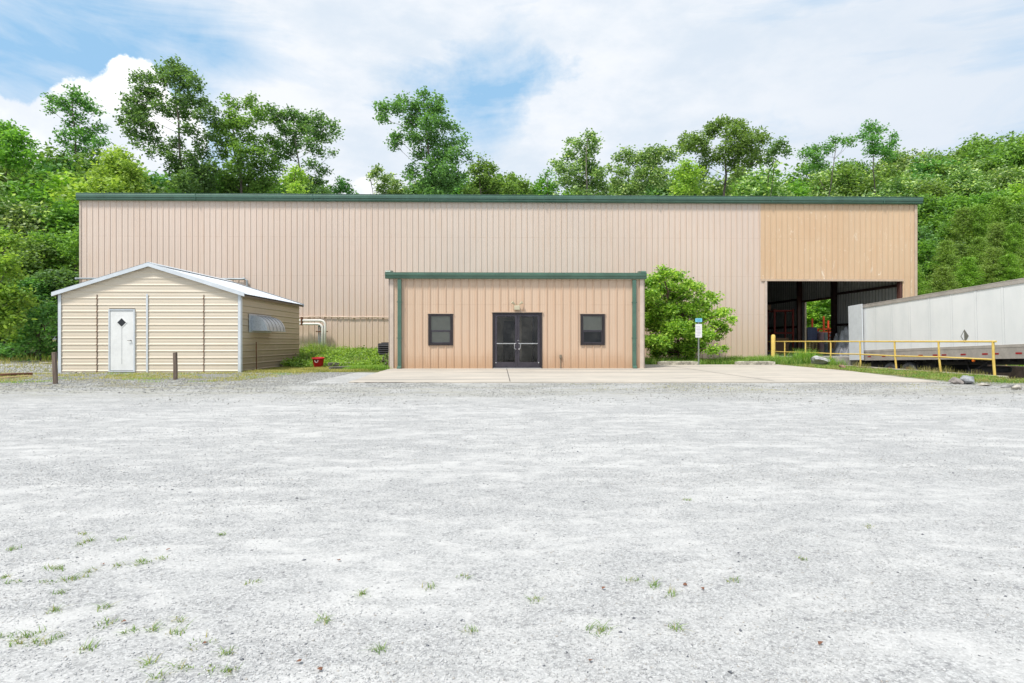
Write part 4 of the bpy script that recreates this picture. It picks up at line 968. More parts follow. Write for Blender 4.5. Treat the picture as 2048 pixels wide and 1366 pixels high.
# ------------------------------------------------------------------ goods in the bay
FZ = .262
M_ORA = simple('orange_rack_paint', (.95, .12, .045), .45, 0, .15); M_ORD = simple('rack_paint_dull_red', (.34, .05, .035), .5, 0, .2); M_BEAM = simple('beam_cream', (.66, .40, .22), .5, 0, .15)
M_NAVY = simple('navy_plastic', (.08, .10, .20), .5, 0, .2, 5); M_DRUMB = simple('drum_blue_grey', (.30, .40, .48), .5, 0, .25, 3); M_DRUMP = simple('drum_mauve', (.42, .28, .34), .5, 0, .2, 3)
M_PALW = simple('pallet_wood', (.52, .38, .20), .85, 0, .25, 5)
def pallet(c, z, w=1.0, d=.9, mat=None, name='pallet', lab='', group=None):
    mb = MB(); h = .125
    for x in (-w / 2, -.05, w / 2 - .1): mb.box((x, -d / 2, .022), (x + .1, d / 2, h - .022))
    for k in range(6): y = -d / 2 + k * (d - .1) / 5; mb.box((-w / 2, y, h - .021), (w / 2, y + .1, h))
    for k in (0, 2.5, 5): y = -d / 2 + k * (d - .1) / 5; mb.box((-w / 2, y, 0), (w / 2, y + .1, .021))
    o = mb.build(name, mat); o.location = (c[0], c[1], z); return tag(o, lab, 'pallet', group)
YO = 44.5
pc = W(1620.5, 0, YO)
ORD = ['lowest', 'second from the bottom', 'third from the bottom', 'fourth from the bottom', 'fifth from the bottom', 'sixth from the bottom', 'seventh from the bottom', 'topmost']
for i in range(7): pallet((pc.x + .02 * (i % 2), YO), .02 + i * .16, .62, .8, M_PALW, 'pallet', 'wooden pallet in the stack under the navy crates, ' + (ORD[i] if i < 6 else 'topmost'), 'wooden pallets stacked in the bay')
def crate(c, z, w, d, h, mat, name, lab, group, cat='crate'):
    mb = MB(); mb.box((-w / 2, -d / 2, 0), (w / 2, d / 2, .02))
    mb.box((-w / 2, -d / 2, .02), (w / 2, -d / 2 + .02, h * .72)); mb.box((-w / 2, d / 2 - .02, .02), (w / 2, d / 2, h * .72)); mb.box((-w / 2, -d / 2 + .02, .02), (-w / 2 + .02, d / 2 - .02, h * .72)); mb.box((w / 2 - .02, -d / 2 + .02, .02), (w / 2, d / 2 - .02, h * .72))
    mb.box((-w / 2 - .015, -d / 2 - .015, h * .72), (w / 2 + .015, d / 2 + .015, h * .86))
    o = mb.build(name, mat); o.location = (c[0], c[1], z); return tag(o, lab, cat, group)
for i in range(8): crate((pc.x, YO), 1.14 + i * .125, .70, .62, .148, M_NAVY, 'plastic_crate', 'navy plastic crate on the wooden pallets outside, ' + ORD[i] + ' of its stack', 'navy crates stacked in the bay')
pc2 = W(1630.5, 0, YO + .6)
for i in range(9): crate((pc2.x, YO + .6), .0 + i * .205, .40, .6, .235, M_NAVY, 'plastic_crate', 'black crate in the stack right of the navy crates, ' + (ORD[i] if i < 7 else ('eighth from the bottom', 'topmost')[i - 7]), 'black crates stacked in the bay')
def drum(px, Y_, mat, lab, z=.0):
    p = W(px, 0, Y_); r = .225; h = .88
    mb = MB(); mb.lathe([(0, 0), (r, 0), (r + .012, .01), (r, .03), (r, h / 3 - .02), (r + .014, h / 3), (r, h / 3 + .02), (r, 2 * h / 3 - .02), (r + .014, 2 * h / 3), (r, 2 * h / 3 + .02), (r, h - .03), (r + .012, h - .01), (r - .01, h), (r - .02, h - .015), (0, h - .015)], (0, 0, 0), 24)
    o = mb.build('drum', mat, smooth=False); o.location = (p.x, Y_, z); return tag(o, lab, 'drum', 'drums standing in the bay')
for px, mt, l1 in ((1642, M_DRUMP, 'mauve'), (1654, M_DRUMB, 'left'), (1666, M_DRUMB, 'right')):
    drum(px, YO, mt, ('%s blue grey drum in the lower tier of the bay' % l1) if mt is M_DRUMB else 'mauve drum in the lower tier of the bay')
for px, mt, l1 in ((1641.5, M_DRUMP, 'pinkish'), (1653, simple('drum_pale', (.45, .55, .58), .5), 'pale'), (1665.5, M_DRUMB, 'dark blue')):
    drum(px, YO, mt, '%s drum stacked on top of the lower drums in the bay' % l1, .885)
# orange stacking rack
def rack(name, cx, cy, wx, dy, hs, shelves, mat, mat2, lab, r=.048, zb=0.0):
    e = empty(name, (cx, cy, zb), lab, 'rack')
    for sx, sy, h in ((-1, -1, hs[0]), (1, -1, hs[1]), (-1, 1, hs[2]), (1, 1, hs[3])):
        mb = MB(); mb.box((sx * wx / 2 - r, sy * dy / 2 - r, 0), (sx * wx / 2 + r, sy * dy / 2 + r, h)); mb.build('upright', mat, e)
    for z in shelves:
        mb = MB(); mb.box((-wx / 2 + r, -dy / 2 - r * .8, z), (wx / 2 - r, -dy / 2 + r * .8, z + .09)); mb.box((-wx / 2 + r, dy / 2 - r * .8, z), (wx / 2 - r, dy / 2 + r * .8, z + .09)); mb.build('beam', mat2, e)
        mb = MB(); mb.box((-wx / 2 - r * .7, -dy / 2 + r, z + .0), (-wx / 2 + r * .7, dy / 2 - r, z + .07)); mb.box((wx / 2 - r * .7, -dy / 2 + r, z), (wx / 2 + r * .7, dy / 2 - r, z + .07)); mb.build('cross_tie', mat, e)
    return e
pr = W(1669, 0, 43.0); rack('stacking_rack', pr.x, 43.0, .42, .8, (2.08, 2.06, 2.08, 2.06), (1.10, 1.35, 1.62, 1.90), M_ORA, M_BEAM, 'small bright orange rack with cream shelves right of the stacked drums')
pr = W(1652, 0, 46.0); rack('storage_rack', pr.x, 46.0, .80, .8, (3.02, 2.05, 2.1, 2.72), (1.78, 2.0), M_ORA, M_ORA, 'tall orange rack frame behind the drums with uprights sticking up')
pr = W(1624.5, 0, 45.6); mb = MB(); mb.box((-.05, -.05, 0), (.05, .05, 2.85)); mb.box((-.12, -.12, 0), (.12, .12, .02)); mb.box((-.07, -.05, .9), (.07, .05, .94)); o = mb.build('rack_upright', M_ORA); o.location = (pr.x, 45.6, 0); tag(o, 'single orange rack upright standing behind the navy crates', 'rack post')
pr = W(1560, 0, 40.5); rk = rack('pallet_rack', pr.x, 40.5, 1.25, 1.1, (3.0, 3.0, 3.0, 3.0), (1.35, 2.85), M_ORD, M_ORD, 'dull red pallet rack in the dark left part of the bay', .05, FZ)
M_CARD = simple('cardboard', (.34, .21, .12), .8, 0, .15)
def carton(x, y, z, sx, sy, sz, lab):
    mb = MB(); mb.bbox((-sx / 2, -sy / 2, 0), (sx / 2, sy / 2, sz), .012); mb.box((-.03, -sy / 2 - .002, .01), (.03, sy / 2 + .002, sz + .002)); o = mb.build('carton', M_CARD); o.location = (x, y, z); return tag(o, lab, 'box')
pr = W(1560, 0, 39.0); carton(pr.x, 39.0, FZ, .85, .7, 1.05, 'large brown carton on the floor in front of the dull red rack')
pr = W(1541, 0, 39.4); o = carton(pr.x + .1, 40.6, FZ + 2.945, .6, .8, .35, 'dark carton on top of the dull red rack')
# wire cage and tarpaulin heap
pr = W(1670, 0, 36.0); cg = empty('wire_cage', (pr.x, 35.7, FZ), 'dark wire cage crate on the bay floor under the orange rack', 'cage')
mb = MB(); wq, hq = .40, .62
for x in np.linspace(-wq / 2, wq / 2, 6): mb.tube([(x, -.3, 0), (x, -.3, hq)], .008, 4); mb.tube([(x, .3, 0), (x, .3, hq)], .008, 4)
for z in np.linspace(0.01, hq, 6): mb.tube([(-wq / 2, -.3, z), (wq / 2, -.3, z)], .008, 4); mb.tube([(-wq / 2, -.3, z), (-wq / 2, .3, z)], .008, 4); mb.tube([(wq / 2, -.3, z), (wq / 2, .3, z)], .008, 4); mb.tube([(-wq / 2, .3, z), (wq / 2, .3, z)], .008, 4)
mb.build('wire_mesh', M_BLK, cg, split=False); mb = MB(); mb.box((-wq / 2 + .02, -.28, .02), (wq / 2 - .02, .28, .4)); mb.build('inner_box', M_NAVY, cg)
from mathutils import noise as mn
def tarp(cx, cy, sx, sy, h, mat, lab, seed, z0=FZ):
    n = 36; V, Q = [], []
    for i in range(n):
        for j in range(n):
            u, v = i / (n - 1) * 2 - 1, j / (n - 1) * 2 - 1
            f_ = max(0, (1 - abs(u) ** 3) * (1 - abs(v) ** 3)) ** .6
            z = h * f_ * (.62 + .55 * mn.noise(Vector((u * 1.8 + seed, v * 1.8, 0)))) + .05 * mn.noise(Vector((u * 8, v * 8, seed))) * f_ + .02 * abs(mn.noise(Vector((u * 20, v * 20, seed))))
            V.append((u * sx / 2, v * sy / 2, max(0.0, z)))
    for i in range(n - 1):
        for j in range(n - 1): a = i * n + j; Q.append((a, a + n, a + n + 1, a + 1))
    o = raw_mesh('tarpaulin', V, Q, mat, smooth=True); o.location = (cx, cy, z0); return tag(o, lab, 'tarpaulin')
M_TARP = simple('tarp_grey', (.42, .43, .45), .5, 0, .25, 3)
p_ = W(1690, 0, 34.6); carton(p_.x, 35.3, FZ, .9, .7, .80, 'carton under the grey tarpaulin at the dock edge')['label'] = 'low carton behind the grey tarpaulin at the back of the dock'
tarp(p_.x + .05, 35.0, 1.25, 1.2, 1.75, M_TARP, 'grey tarpaulin heaped high over goods beside the trailer', 3)
p_ = W(1693, 0, 33.4); tarp(p_.x, 33.6, 1.0, .9, .75, simple('tarp_dark', (.26, .27, .30), .5, 0, .3, 4), 'lower dark grey tarpaulin in front of the high grey one', 8)
# ------------------------------------------------------------------ foliage
def leafmat(name, c1, c2, c3=None, trans=.42, rough=.5):
    m, t, out = newmat(name)
    g = t.node('ShaderNodeNewGeometry'); rnd = g.outputs['Random Per Island']
    oi = t.node('ShaderNodeObjectInfo').outputs['Random']
    n_ = t.noise(g.outputs['Position'], .55, 3, .6)
    c = t.mix(t.ss(t.m('ADD', t.m('MULTIPLY', rnd, .55), t.m('MULTIPLY', n_, .6)), .3, .85), c1, c2)
    if c3: c = t.mix(t.m('MULTIPLY', t.m('GREATER_THAN', rnd, .80), .9), c, c3)
    hs = t.node('ShaderNodeHueSaturation', {'Hue': t.m('ADD', .488, t.m('MULTIPLY', oi, .024)), 'Saturation': t.m('ADD', .76, t.m('MULTIPLY', oi, .16)), 'Value': t.m('ADD', .96, t.m('MULTIPLY', oi, .28)), 'Color': c})
    c = hs.outputs[0]
    c = t.mix(1.0, c, (1.42, 1.42, 1.12), 'MULTIPLY'); b = pbsdf(t, None, c, rough, 0, .35)
    tr = t.node('ShaderNodeBsdfTranslucent', {'Color': t.mix(1.0, c, (1.25, 1.3, .55), 'MULTIPLY')})
    mx = t.node('ShaderNodeMixShader', {0: trans}); t.L.new(b.outputs[0], mx.inputs[1]); t.L.new(tr.outputs[0], mx.inputs[2]); t.L.new(mx.outputs[0], out.inputs[0])
    return m
L_OAK = leafmat('leaf_oak', (.048, .13, .042), (.13, .29, .085))
L_MID = leafmat('leaf_mid', (.065, .15, .028), (.18, .33, .055))
L_LIME = leafmat('leaf_lime', (.13, .25, .02), (.31, .46, .055))
L_SILV = leafmat('leaf_silver', (.08, .16, .05), (.18, .30, .09), (.46, .56, .36))
L_PINE = leafmat('leaf_pine', (.085, .17, .015), (.22, .35, .035), None, .3)
L_BUSH = leafmat('leaf_bush', (.085, .19, .012), (.25, .41, .03), (.36, .48, .07))
L_WEED = leafmat('leaf_weed', (.07, .17, .010), (.24, .40, .03))
L_GRASS = leafmat('grass_blade', (.06, .14, .018), (.19, .33, .045), (.30, .33, .11))
L_TUFT = leafmat('grass_tuft', (.07, .16, .02), (.17, .28, .045), (.26, .22, .09))
L_DRY = leafmat('grass_dry', (.16, .17, .05), (.38, .33, .13))
BARK = simple('bark', (.17, .145, .12), .9, 0, .35, 6)
BARKL = simple('bark_pale', (.30, .27, .23), .9, 0, .3, 6)

def leaf_arrays(pts, n, spread, l, w, nr, up=.5, droop=.0, lv=.35):
    """clusters of n leaves around each twig point"""
    pts = np.repeat(np.asarray(pts, float), n, axis=0); N = len(pts)
    c = pts + nr.normal(0, 1, (N, 3)) * np.array([spread, spread, spread * .75])
    a = nr.normal(0, 1, (N, 3)); a[:, 2] = a[:, 2] * .5 - droop; a /= np.linalg.norm(a, axis=1)[:, None] + 1e-9
    nn = nr.normal(0, 1, (N, 3)); nn[:, 2] = np.abs(nn[:, 2]) + up
    s = np.cross(a, nn); s /= np.linalg.norm(s, axis=1)[:, None] + 1e-9
    L = (l * (1 + lv * nr.uniform(-1, 1, N)))[:, None]; Wd = (w * (1 + lv * nr.uniform(-1, 1, N)))[:, None]
    V = np.stack([c, c + a * L * .45 + s * Wd * .5, c + a * L, c + a * L * .45 - s * Wd * .5], 1).reshape(-1, 3)
    return V
def quads(V): k = len(V) // 4; return np.arange(k * 4, dtype=np.int32).reshape(k, 4)
def blob_twigs(blobs, dens, nr, flat=.85):
    out_ = []
    for x, y, z, r in blobs:
        n = max(3, int(dens * r * r)); d = nr.normal(0, 1, (n, 3)); d /= np.linalg.norm(d, axis=1)[:, None]
        rad = r * nr.uniform(0, 1, n) ** .45
        p = d * rad[:, None] * np.array([1, 1, flat]) + np.array([x, y, z]); out_.append(p)
    return np.concatenate(out_)
def limbs(mb, base, fork, blobs, r0, rng_, nmax=40, wig=.15):
    """tapered trunk plus limbs that reach the blobs"""
    base = Vector(base); fork = Vector(fork)
    H = (fork - base).length
    pts = [base.lerp(fork, k / 6) + Vector((rng_.uniform(-1, 1), rng_.uniform(-1, 1), 0)) * r0 * .5 * (0 < k < 6) for k in range(7)]
    mb.tube(pts, [r0 * (1.25 if k == 0 else 1 - .35 * k / 6) for k in range(7)], 8)
    top = max(blobs, key=lambda b: b[2]); tp = Vector(top[:3])
    n = 7; spine = [fork.lerp(tp, k / n) + Vector((rng_.uniform(-1, 1), rng_.uniform(-1, 1), 0)) * wig * (k > 0) for k in range(n + 1)]
    mb.tube(spine, [r0 * .65 * (1 - .85 * k / n) + .015 for k in range(n + 1)], 6)
    bl = sorted(blobs, key=lambda b: -b[3])[:nmax]
    for b in bl:
        p = Vector(b[:3])
        s = min(max((p.z - fork.z - .55 * math.hypot(p.x - fork.x, p.y - fork.y)) / max(.1, tp.z - fork.z), 0.0), .9)
        k = s * n; i = int(k); st = spine[i].lerp(spine[min(i + 1, n)], k - i); rr = r0 * .30 * (1 - .8 * s) * min(1, .45 + b[3] * .3)
        mid = st.lerp(p, .5) + Vector((rng_.uniform(-1, 1), rng_.uniform(-1, 1), rng_.uniform(-.8, 1.2))) * (wig + .09 * (p - st).length)
        q = [st, st.lerp(mid, .5), mid, mid.lerp(p, .6), p]
        mb.tube(q, [max(.015, rr * f_) for f_ in (1, .85, .65, .45, .2)], 5, cap=False)
        for _ in range(2):
            e = p + Vector((rng_.gauss(0, 1), rng_.gauss(0, 1), rng_.gauss(0, .8))).normalized() * b[3] * .8
            mb.tube([q[3], q[3].lerp(e, .55) + Vector((0, 0, .08)), e], [max(.012, rr * .35), .02, .01], 4, cap=False)
def make_tree(name, blobs, base, fork, r0, mat, bark, seed, dens=64, nl=12, spread=.24, ls=(.25, .165), label=None, group=None, cat='tree', flat=.85, droop=0, up=.5, nmax=40):
    nr = np.random.RandomState(seed); rg = random.Random(seed)
    tr = empty(name, base, label, cat, group)
    B = Vector(base); bl = [(x - B.x, y - B.y, z - B.z, r) for x, y, z, r in blobs]
    mb = MB(); limbs(mb, (0, 0, -.3), Vector(fork) - B, bl, r0, rg, nmax, .15)
    mb.build('trunk', bark, tr, smooth=True)
    V = leaf_arrays(blob_twigs(bl, dens, nr, flat), nl, spread, ls[0], ls[1], nr, up, droop)
    raw_mesh('crown', V, quads(V), mat, tr)
    return tr
def hero(name, Yd, pxblobs, pxbase, mat, label, seed, bark=BARK, r0=.28, forkf=.45, **kw):
    rg = random.Random(seed); bl = []
    for px, py, r in pxblobs:
        yy_ = Yd + rg.uniform(-1.6, 1.6); p = W(px, py, yy_); bl.append((p.x, p.y, p.z, r * Yd / F * 1.02))
    bx = W(pxbase, 0, Yd).x; gzb = gz1(bx, Yd)
    zt = max(b[2] for b in bl); zl = min(b[2] for b in bl)
    cx = sum(b[0] for b in bl) / len(bl)
    fk = (bx * .7 + cx * .3, Yd, gzb + (zt - gzb) * forkf)
    kw['dens'] = kw.get('dens', 26) * 2.6 if kw.get('dens', 26) < 70 else kw['dens']
    return make_tree(name, bl, (bx, Yd, gzb), fk, r0 * .72, mat, bark, seed, label=label, **kw)

A_ = [(145,182,9),(102,199,11),(99,217,10),(127,207,17),(157,199,17),(178,212,15),(193,220,8),(142,225,10),(157,237,12),(142,248,12),(127,268,12),(127,286,10),(157,268,14),(178,263,14),(198,255,12),(200,283,13),(173,283,14),(150,300,16),(185,300,15)]
B_ = [(348,128,13),(325,138,12),(373,143,13),(350,149,18),(391,161,13),(330,161,15),(366,174,18),(394,176,10),(277,156,14),(300,159,13),(287,179,17),(310,192,17),(251,194,7),(274,202,15),(259,222,15),(287,222,18),(317,212,15),(246,242,11),(274,242,18),(300,253,15),(264,268,15),(289,273,13),(312,283,12),(277,288,8),(358,204,17),(381,202,17),(406,207,15),(427,222,11),(345,227,13),(368,230,15),(401,232,13),(424,243,12),(381,258,12),(396,280,11),(353,286,14),(416,270,10),(330,298,12),(300,306,10),(366,258,9),(406,303,15),(343,314,15),(381,316,18),(355,336,20),(394,339,22),(419,336,18),(370,365,24),(410,370,22)]
C1_ = [(502,196,9),(456,201,10),(473,209,11),(498,211,12),(517,221,14),(463,228,12),(449,248,17),(473,248,17),(437,260,15),(498,243,15),(522,240,12),(437,282,12),(461,279,17),(498,277,17),(537,279,15),(449,306,15),(480,301,20),(517,301,20),(473,331,22),(510,331,22),(546,331,20),(461,360,22),(498,360,22),(534,360,22),(470,385,20),(515,385,20)]
C2_ = [(544,221,12),(571,231,15),(586,228,12),(607,240,18),(639,240,15),(664,252,12),(671,265,10),(551,240,15),(571,260,17),(600,262,18),(632,265,20),(649,279,12),(666,306,7),(620,289,15),(590,287,15),(639,301,12),(559,287,15),(551,306,17),(581,306,15),(620,330,12),(647,343,12),(632,365,15),(610,355,12),(600,385,18),(640,385,14)]
E_ = [(846,188,12),(876,197,9),(805,200,10),(767,214,15),(764,238,12),(797,217,15),(832,217,20),(864,217,20),(882,220,10),(823,247,20),(858,247,22),(890,250,15),(911,258,10),(926,279,10),(794,276,15),(788,288,9),(829,276,18),(864,279,20),(899,288,18),(926,302,10),(841,308,15),(876,311,20),(905,314,18),(940,317,8),(864,338,20),(893,343,23),(826,343,13),(817,352,9),(855,364,18),(888,370,23),(917,355,15),(870,390,22)]
F_ = [(958,314,5),(970,332,13),(952,343,15),(984,337,11),(975,355,18),(958,372,20),(993,367,15),(1022,358,11),(1016,375,16),(1043,367,11),(1051,381,12),(940,385,16),(985,388,18)]
G_ = [(1095,349,8),(1081,367,12),(1104,370,14),(1070,380,10),(1090,388,14)]
H_ = [(1178,270,10),(1139,282,8),(1157,290,13),(1189,282,11),(1180,299,15),(1139,311,14),(1169,320,17),(1116,326,10),(1122,338,12),(1145,340,18),(1180,338,18),(1198,349,15),(1157,367,20),(1192,370,20),(1210,381,12),(1128,364,15),(1160,390,18)]
I_ = [(1254,307,14),(1237,317,12),(1217,337,9),(1266,322,15),(1244,342,15),(1232,366,14),(1303,305,15),(1322,303,15),(1285,317,15),(1342,312,14),(1307,327,20),(1285,346,22),(1317,356,22),(1273,376,20),(1250,385,14)]
J_ = [(1456,246,12),(1439,246,11),(1427,256,15),(1476,249,12),(1464,266,20),(1488,263,15),(1420,266,14),(1512,273,15),(1527,278,12),(1493,283,20),(1390,276,12),(1371,281,12),(1403,283,15),(1381,293,16),(1361,293,10),(1407,302,15),(1456,298,20),(1481,307,20),(1508,307,15),(1512,320,12),(1432,317,15),(1464,327,15),(1493,329,13),(1407,327,13),(1478,342,12),(1400,346,14)]
K1_ = [(1561,290,12),(1547,300,11),(1573,303,11),(1539,307,10),(1535,322,10)]
K2_ = [(1625,300,14),(1610,307,12),(1630,317,14),(1671,281,11),(1654,298,12),(1690,281,9),(1702,280,10),(1640,330,14),(1620,335,12)]
K3_ = [(1740,256,15),(1761,259,11),(1726,270,11),(1746,279,14),(1787,273,9),(1787,288,11),(1764,297,15),(1745,300,14),(1775,310,14)]
LF_ = [(13,258,20),(-15,262,22),(38,273,15),(61,283,10),(25,291,22),(51,303,12),(68,308,8),(-10,300,25),(20,320,22),(45,325,15)]
D_ = [(753,343,13),(741,352,7),(773,358,15),(791,367,11),(764,378,15),(788,384,14)]
hero('oak_tree', 56, A_, 168, L_OAK, 'slender tall oak with a small open crown, leftmost tall tree against the clouds', 11, r0=.2, dens=20, forkf=.6)
hero('oak_tree', 54, B_, 378, L_OAK, 'tallest leaning oak with an airy dark crown in front of the white cumulus cloud', 12, r0=.26, dens=25, forkf=.55, nmax=16)
hero('oak_tree', 55, C1_, 500, L_MID, 'broad leafy tree with pointed top, just right of the tallest oak', 13, r0=.28, dens=24, nmax=60)
hero('oak_tree', 57, C2_, 628, L_OAK, 'rounded tree with pale trunks showing, left of the wide gap in the trees', 14, bark=BARKL, r0=.24, dens=23, nmax=60)
hero('oak_tree', 53, E_, 885, L_OAK, 'tall oak standing alone above the entrance building, beside the blue patch of sky', 15, r0=.30, dens=26, nmax=60)
hero('young_tree', 58, F_, 965, L_MID, 'low bushy tree sloping down to the right of the lone tall oak', 16, r0=.18)
hero('young_tree', 60, G_, 1092, L_MID, 'small dark tree poking up left of the narrow upright tree', 17, r0=.12)
hero('poplar_tree', 56, H_, 1165, L_SILV, 'narrow upright light green tree above the right end of the entrance building', 18, bark=BARKL, r0=.22, dens=26)
hero('broadleaf_tree', 58, I_, 1270, L_SILV, 'twin-topped greyish green tree left of the big round oak', 19, bark=BARKL, r0=.22, dens=24)
hero('oak_tree', 57, J_, 1440, L_MID, 'big round oak with a forked trunk above the right half of the warehouse', 20, r0=.34, dens=26, nmax=60)
hero('young_tree', 60, K1_, 1533, L_OAK, 'little leaning tree just right of the big round oak', 21, r0=.1, dens=26)
hero('broadleaf_tree', 62, K2_, 1645, L_OAK, 'spindly dark tree with an arching top rising from the hillside wood', 22, r0=.16, dens=20)
hero('broadleaf_tree', 64, K3_, 1752, L_OAK, 'open-topped dark tree standing highest on the hillside wood above the truck bay', 23, r0=.18, dens=20)
hero('broadleaf_tree', 48, LF_, 5, L_MID, 'leafy tree cut by the left edge of the picture, its crown against the cloud', 24, r0=.28, dens=26)
hero('young_tree', 62, D_, 765, L_SILV, 'pale green small tree left of the lone tall oak', 25, r0=.12)
hero('young_tree', 60, [(681,365,9),(690,375,12),(675,382,10),(700,388,10)], 686, L_OAK, 'small dark tree just above the gutter in the wide gap of sky', 26, r0=.09)
hero('sapling', 52, [(590,345,13),(582,362,15),(603,362,13),(594,380,16)], 592, L_LIME, 'yellowish green sapling in front of the pale trunks', 27, r0=.1)
hero('sapling', 53, [(1371,332,14),(1386,342,14),(1356,346,14),(1376,359,18),(1361,381,17),(1385,380,15)], 1372, L_LIME, 'bright yellow green tree left below the big round oak', 28, r0=.12)
hero('sapling', 46, [(237,305,12),(225,320,18),(250,318,16),(262,335,16),(212,340,20),(240,345,25),(270,355,18),(200,365,22),(235,375,25),(275,380,20)], 238, L_LIME, 'bright lime green tree in front of the two tall leaning oaks at the left', 29, r0=.16)

# prototypes for the wood
def proto_blobs(kind, rg):
    bl = []
    if kind == 'round':
        for i in range(34):
            a = rg.uniform(0, 6.28); h = rg.uniform(0, 1); rad = 3.6 * math.sin(math.pi * min(1, .16 + h * .8)) * rg.uniform(.35, 1)
            bl.append((rad * math.cos(a), rad * math.sin(a), 3.0 + h * 8.0, rg.uniform(.9, 1.5)))
        bl += [(.3, .2, 11.2, 1.0), (-.8, 0, 10.6, 1.1), (.9, .4, 10.3, 1.1)]
    elif kind == 'tall':
        for i in range(34):
            a = rg.uniform(0, 6.28); h = rg.uniform(0, 1); rad = 2.7 * (1 - h * .7) * rg.uniform(.3, 1) * (1 if h > .12 else .6)
            bl.append((rad * math.cos(a), rad * math.sin(a), 2.4 + h * 9.0, rg.uniform(.7, 1.25)))
        bl += [(0, 0, 11.6, .6)]
    elif kind == 'lobed':
        for k in range(5):
            a = k * 1.26 + rg.uniform(-.3, .3); R_ = rg.uniform(1.6, 2.8); zc = rg.uniform(5.5, 9.5)
            for i in range(7): bl.append((R_ * math.cos(a) + rg.gauss(0, .9), R_ * math.sin(a) + rg.gauss(0, .9), zc + rg.gauss(0, 1.1), rg.uniform(.8, 1.3)))
        for i in range(8): bl.append((rg.gauss(0, 1.2), rg.gauss(0, 1.2), rg.uniform(3, 11), 1.1))
    return bl
PROTO = {}
def mkproto(key, kind, mat, name, seed, dens=26, nl=11, spread=.30, ls=(.30, .19), bark=BARK):
    rg = random.Random(seed); bl = proto_blobs(kind, rg)
    tr = make_tree(name, bl, (0, 0, 0), (0, 0, 3.2), .20, mat, bark, seed, dens, nl, spread, ls, nmax=16)
    PROTO[key] = [tr, False, max(b[2] + b[3] for b in bl)]
mkproto('r_mid', 'round', L_MID, 'broadleaf_tree', 101); mkproto('r_oak', 'round', L_OAK, 'broadleaf_tree', 102)
mkproto('l_mid', 'lobed', L_MID, 'broadleaf_tree', 103); mkproto('l_silv', 'lobed', L_SILV, 'broadleaf_tree', 104); mkproto('r_silv', 'round', L_SILV, 'broadleaf_tree', 105)
mkproto('t_lime', 'tall', L_LIME, 'young_tree', 106); mkproto('t_oak', 'tall', L_OAK, 'young_tree', 107); mkproto('t_mid', 'tall', L_MID, 'young_tree', 108)
# pine: whorls of drooping boughs with needle tufts
def mkpine(key, seed, mat=L_PINE, H=11.0):
    rg = random.Random(seed); nr = np.random.RandomState(seed)
    tr = empty('pine_tree', (0, 0, 0), '', 'tree'); mb = MB()
    mb.tube([(0, 0, -.3), (.05, 0, H * .3), (-.05, .05, H * .65), (0, 0, H)], [.17, .12, .07, .02], 8)
    tw = []; z = 1.0
    while z < H - .2:
        f_ = 1 - z / H; nb_ = rg.randint(5, 7); a0 = rg.uniform(0, 6.28)
        for k in range(nb_):
            a = a0 + k * 6.28 / nb_ + rg.uniform(-.25, .25); L = (.5 + 2.9 * f_ ** .8) * rg.uniform(.65, 1.1)
            s0 = Vector((0, 0, z)); d = Vector((math.cos(a), math.sin(a), 0)); e = s0 + d * L + Vector((0, 0, L * rg.uniform(-.05, .30)))
            m_ = s0.lerp(e, .5) + Vector((0, 0, -.10 * L)); mb.tube([s0, m_, e], [.035 * (f_ + .3), .02, .01], 4, cap=False)
            nn = int(8 * L) + 3
            for q in range(nn):
                s_ = .2 + .85 * q / nn; p = s0 * (1 - s_) ** 2 + m_ * 2 * s_ * (1 - s_) + e * s_ * s_
                side = Vector((-d.y, d.x, 0)) * rg.uniform(-1, 1) * .38 * L * (1.1 - s_ * .8); tw.append(tuple(p + side + Vector((0, 0, rg.uniform(-.1, .14)))))
        z += rg.uniform(.30, .48)
    for i in range(12): tw.append((rg.gauss(0, .08), rg.gauss(0, .08), H - i * .06))
    mb.build('trunk', BARK, tr, smooth=True)
    V = leaf_arrays(tw, 13, .14, .22, .05, nr, .2, -.1); raw_mesh('crown', V, quads(V), mat, tr)
    PROTO[key] = [tr, False, H]
mkpine('pine', 201); mkpine('pine2', 202)
wrng = random.Random(77)
def place(key, px, topy, Y_, label, group, minh=.5):
    pr_ = PROTO[key]; p = W(px, topy, Y_); zb = gz1(p.x, Y_); h = max(3.0, p.z - zb); s_ = h / pr_[2]
    o = pr_[0] if not pr_[1] else copy_tree(pr_[0]); pr_[1] = True
    sx = s_ * wrng.uniform(.9, 1.15); sx = min(max(sx, .62), 1.55)
    o.location = (p.x, Y_, zb); o.scale = (sx, sx, s_); o.rotation_euler = (wrng.uniform(-.04, .04), wrng.uniform(-.04, .04), wrng.uniform(0, 6.28))
    o['label'] = label; o['group'] = group; o['category'] = 'tree'; return o
def skyl(px):
    return float(np.interp(px, [-200, -60, 0, 60, 120, 200, 260, 320, 430, 560, 650, 690, 735, 800, 860, 950, 1050, 1085, 1130, 1220, 1260, 1340, 1420, 1500, 1560, 1620, 1700, 1780, 1850, 1900, 1960, 2010, 2060, 2150, 2300],
                                [240, 262, 325, 322, 310, 305, 318, 325, 335, 335, 362, 402, 404, 366, 352, 348, 362, 385, 366, 362, 345, 340, 340, 330, 338, 334, 312, 306, 302, 286, 280, 265, 242, 230, 222]))
LB = {'r_mid': 'round mid green tree', 'r_oak': 'round dark green tree', 'l_mid': 'lobed mid green tree', 'l_silv': 'tree with silvery pale leaf undersides', 'r_silv': 'round tree with silvery pale leaf undersides', 't_lime': 'narrow yellow green young tree', 't_oak': 'narrow dark young tree', 't_mid': 'narrow mid green young tree', 'pine': 'feathery green pine', 'pine2': 'feathery green pine'}
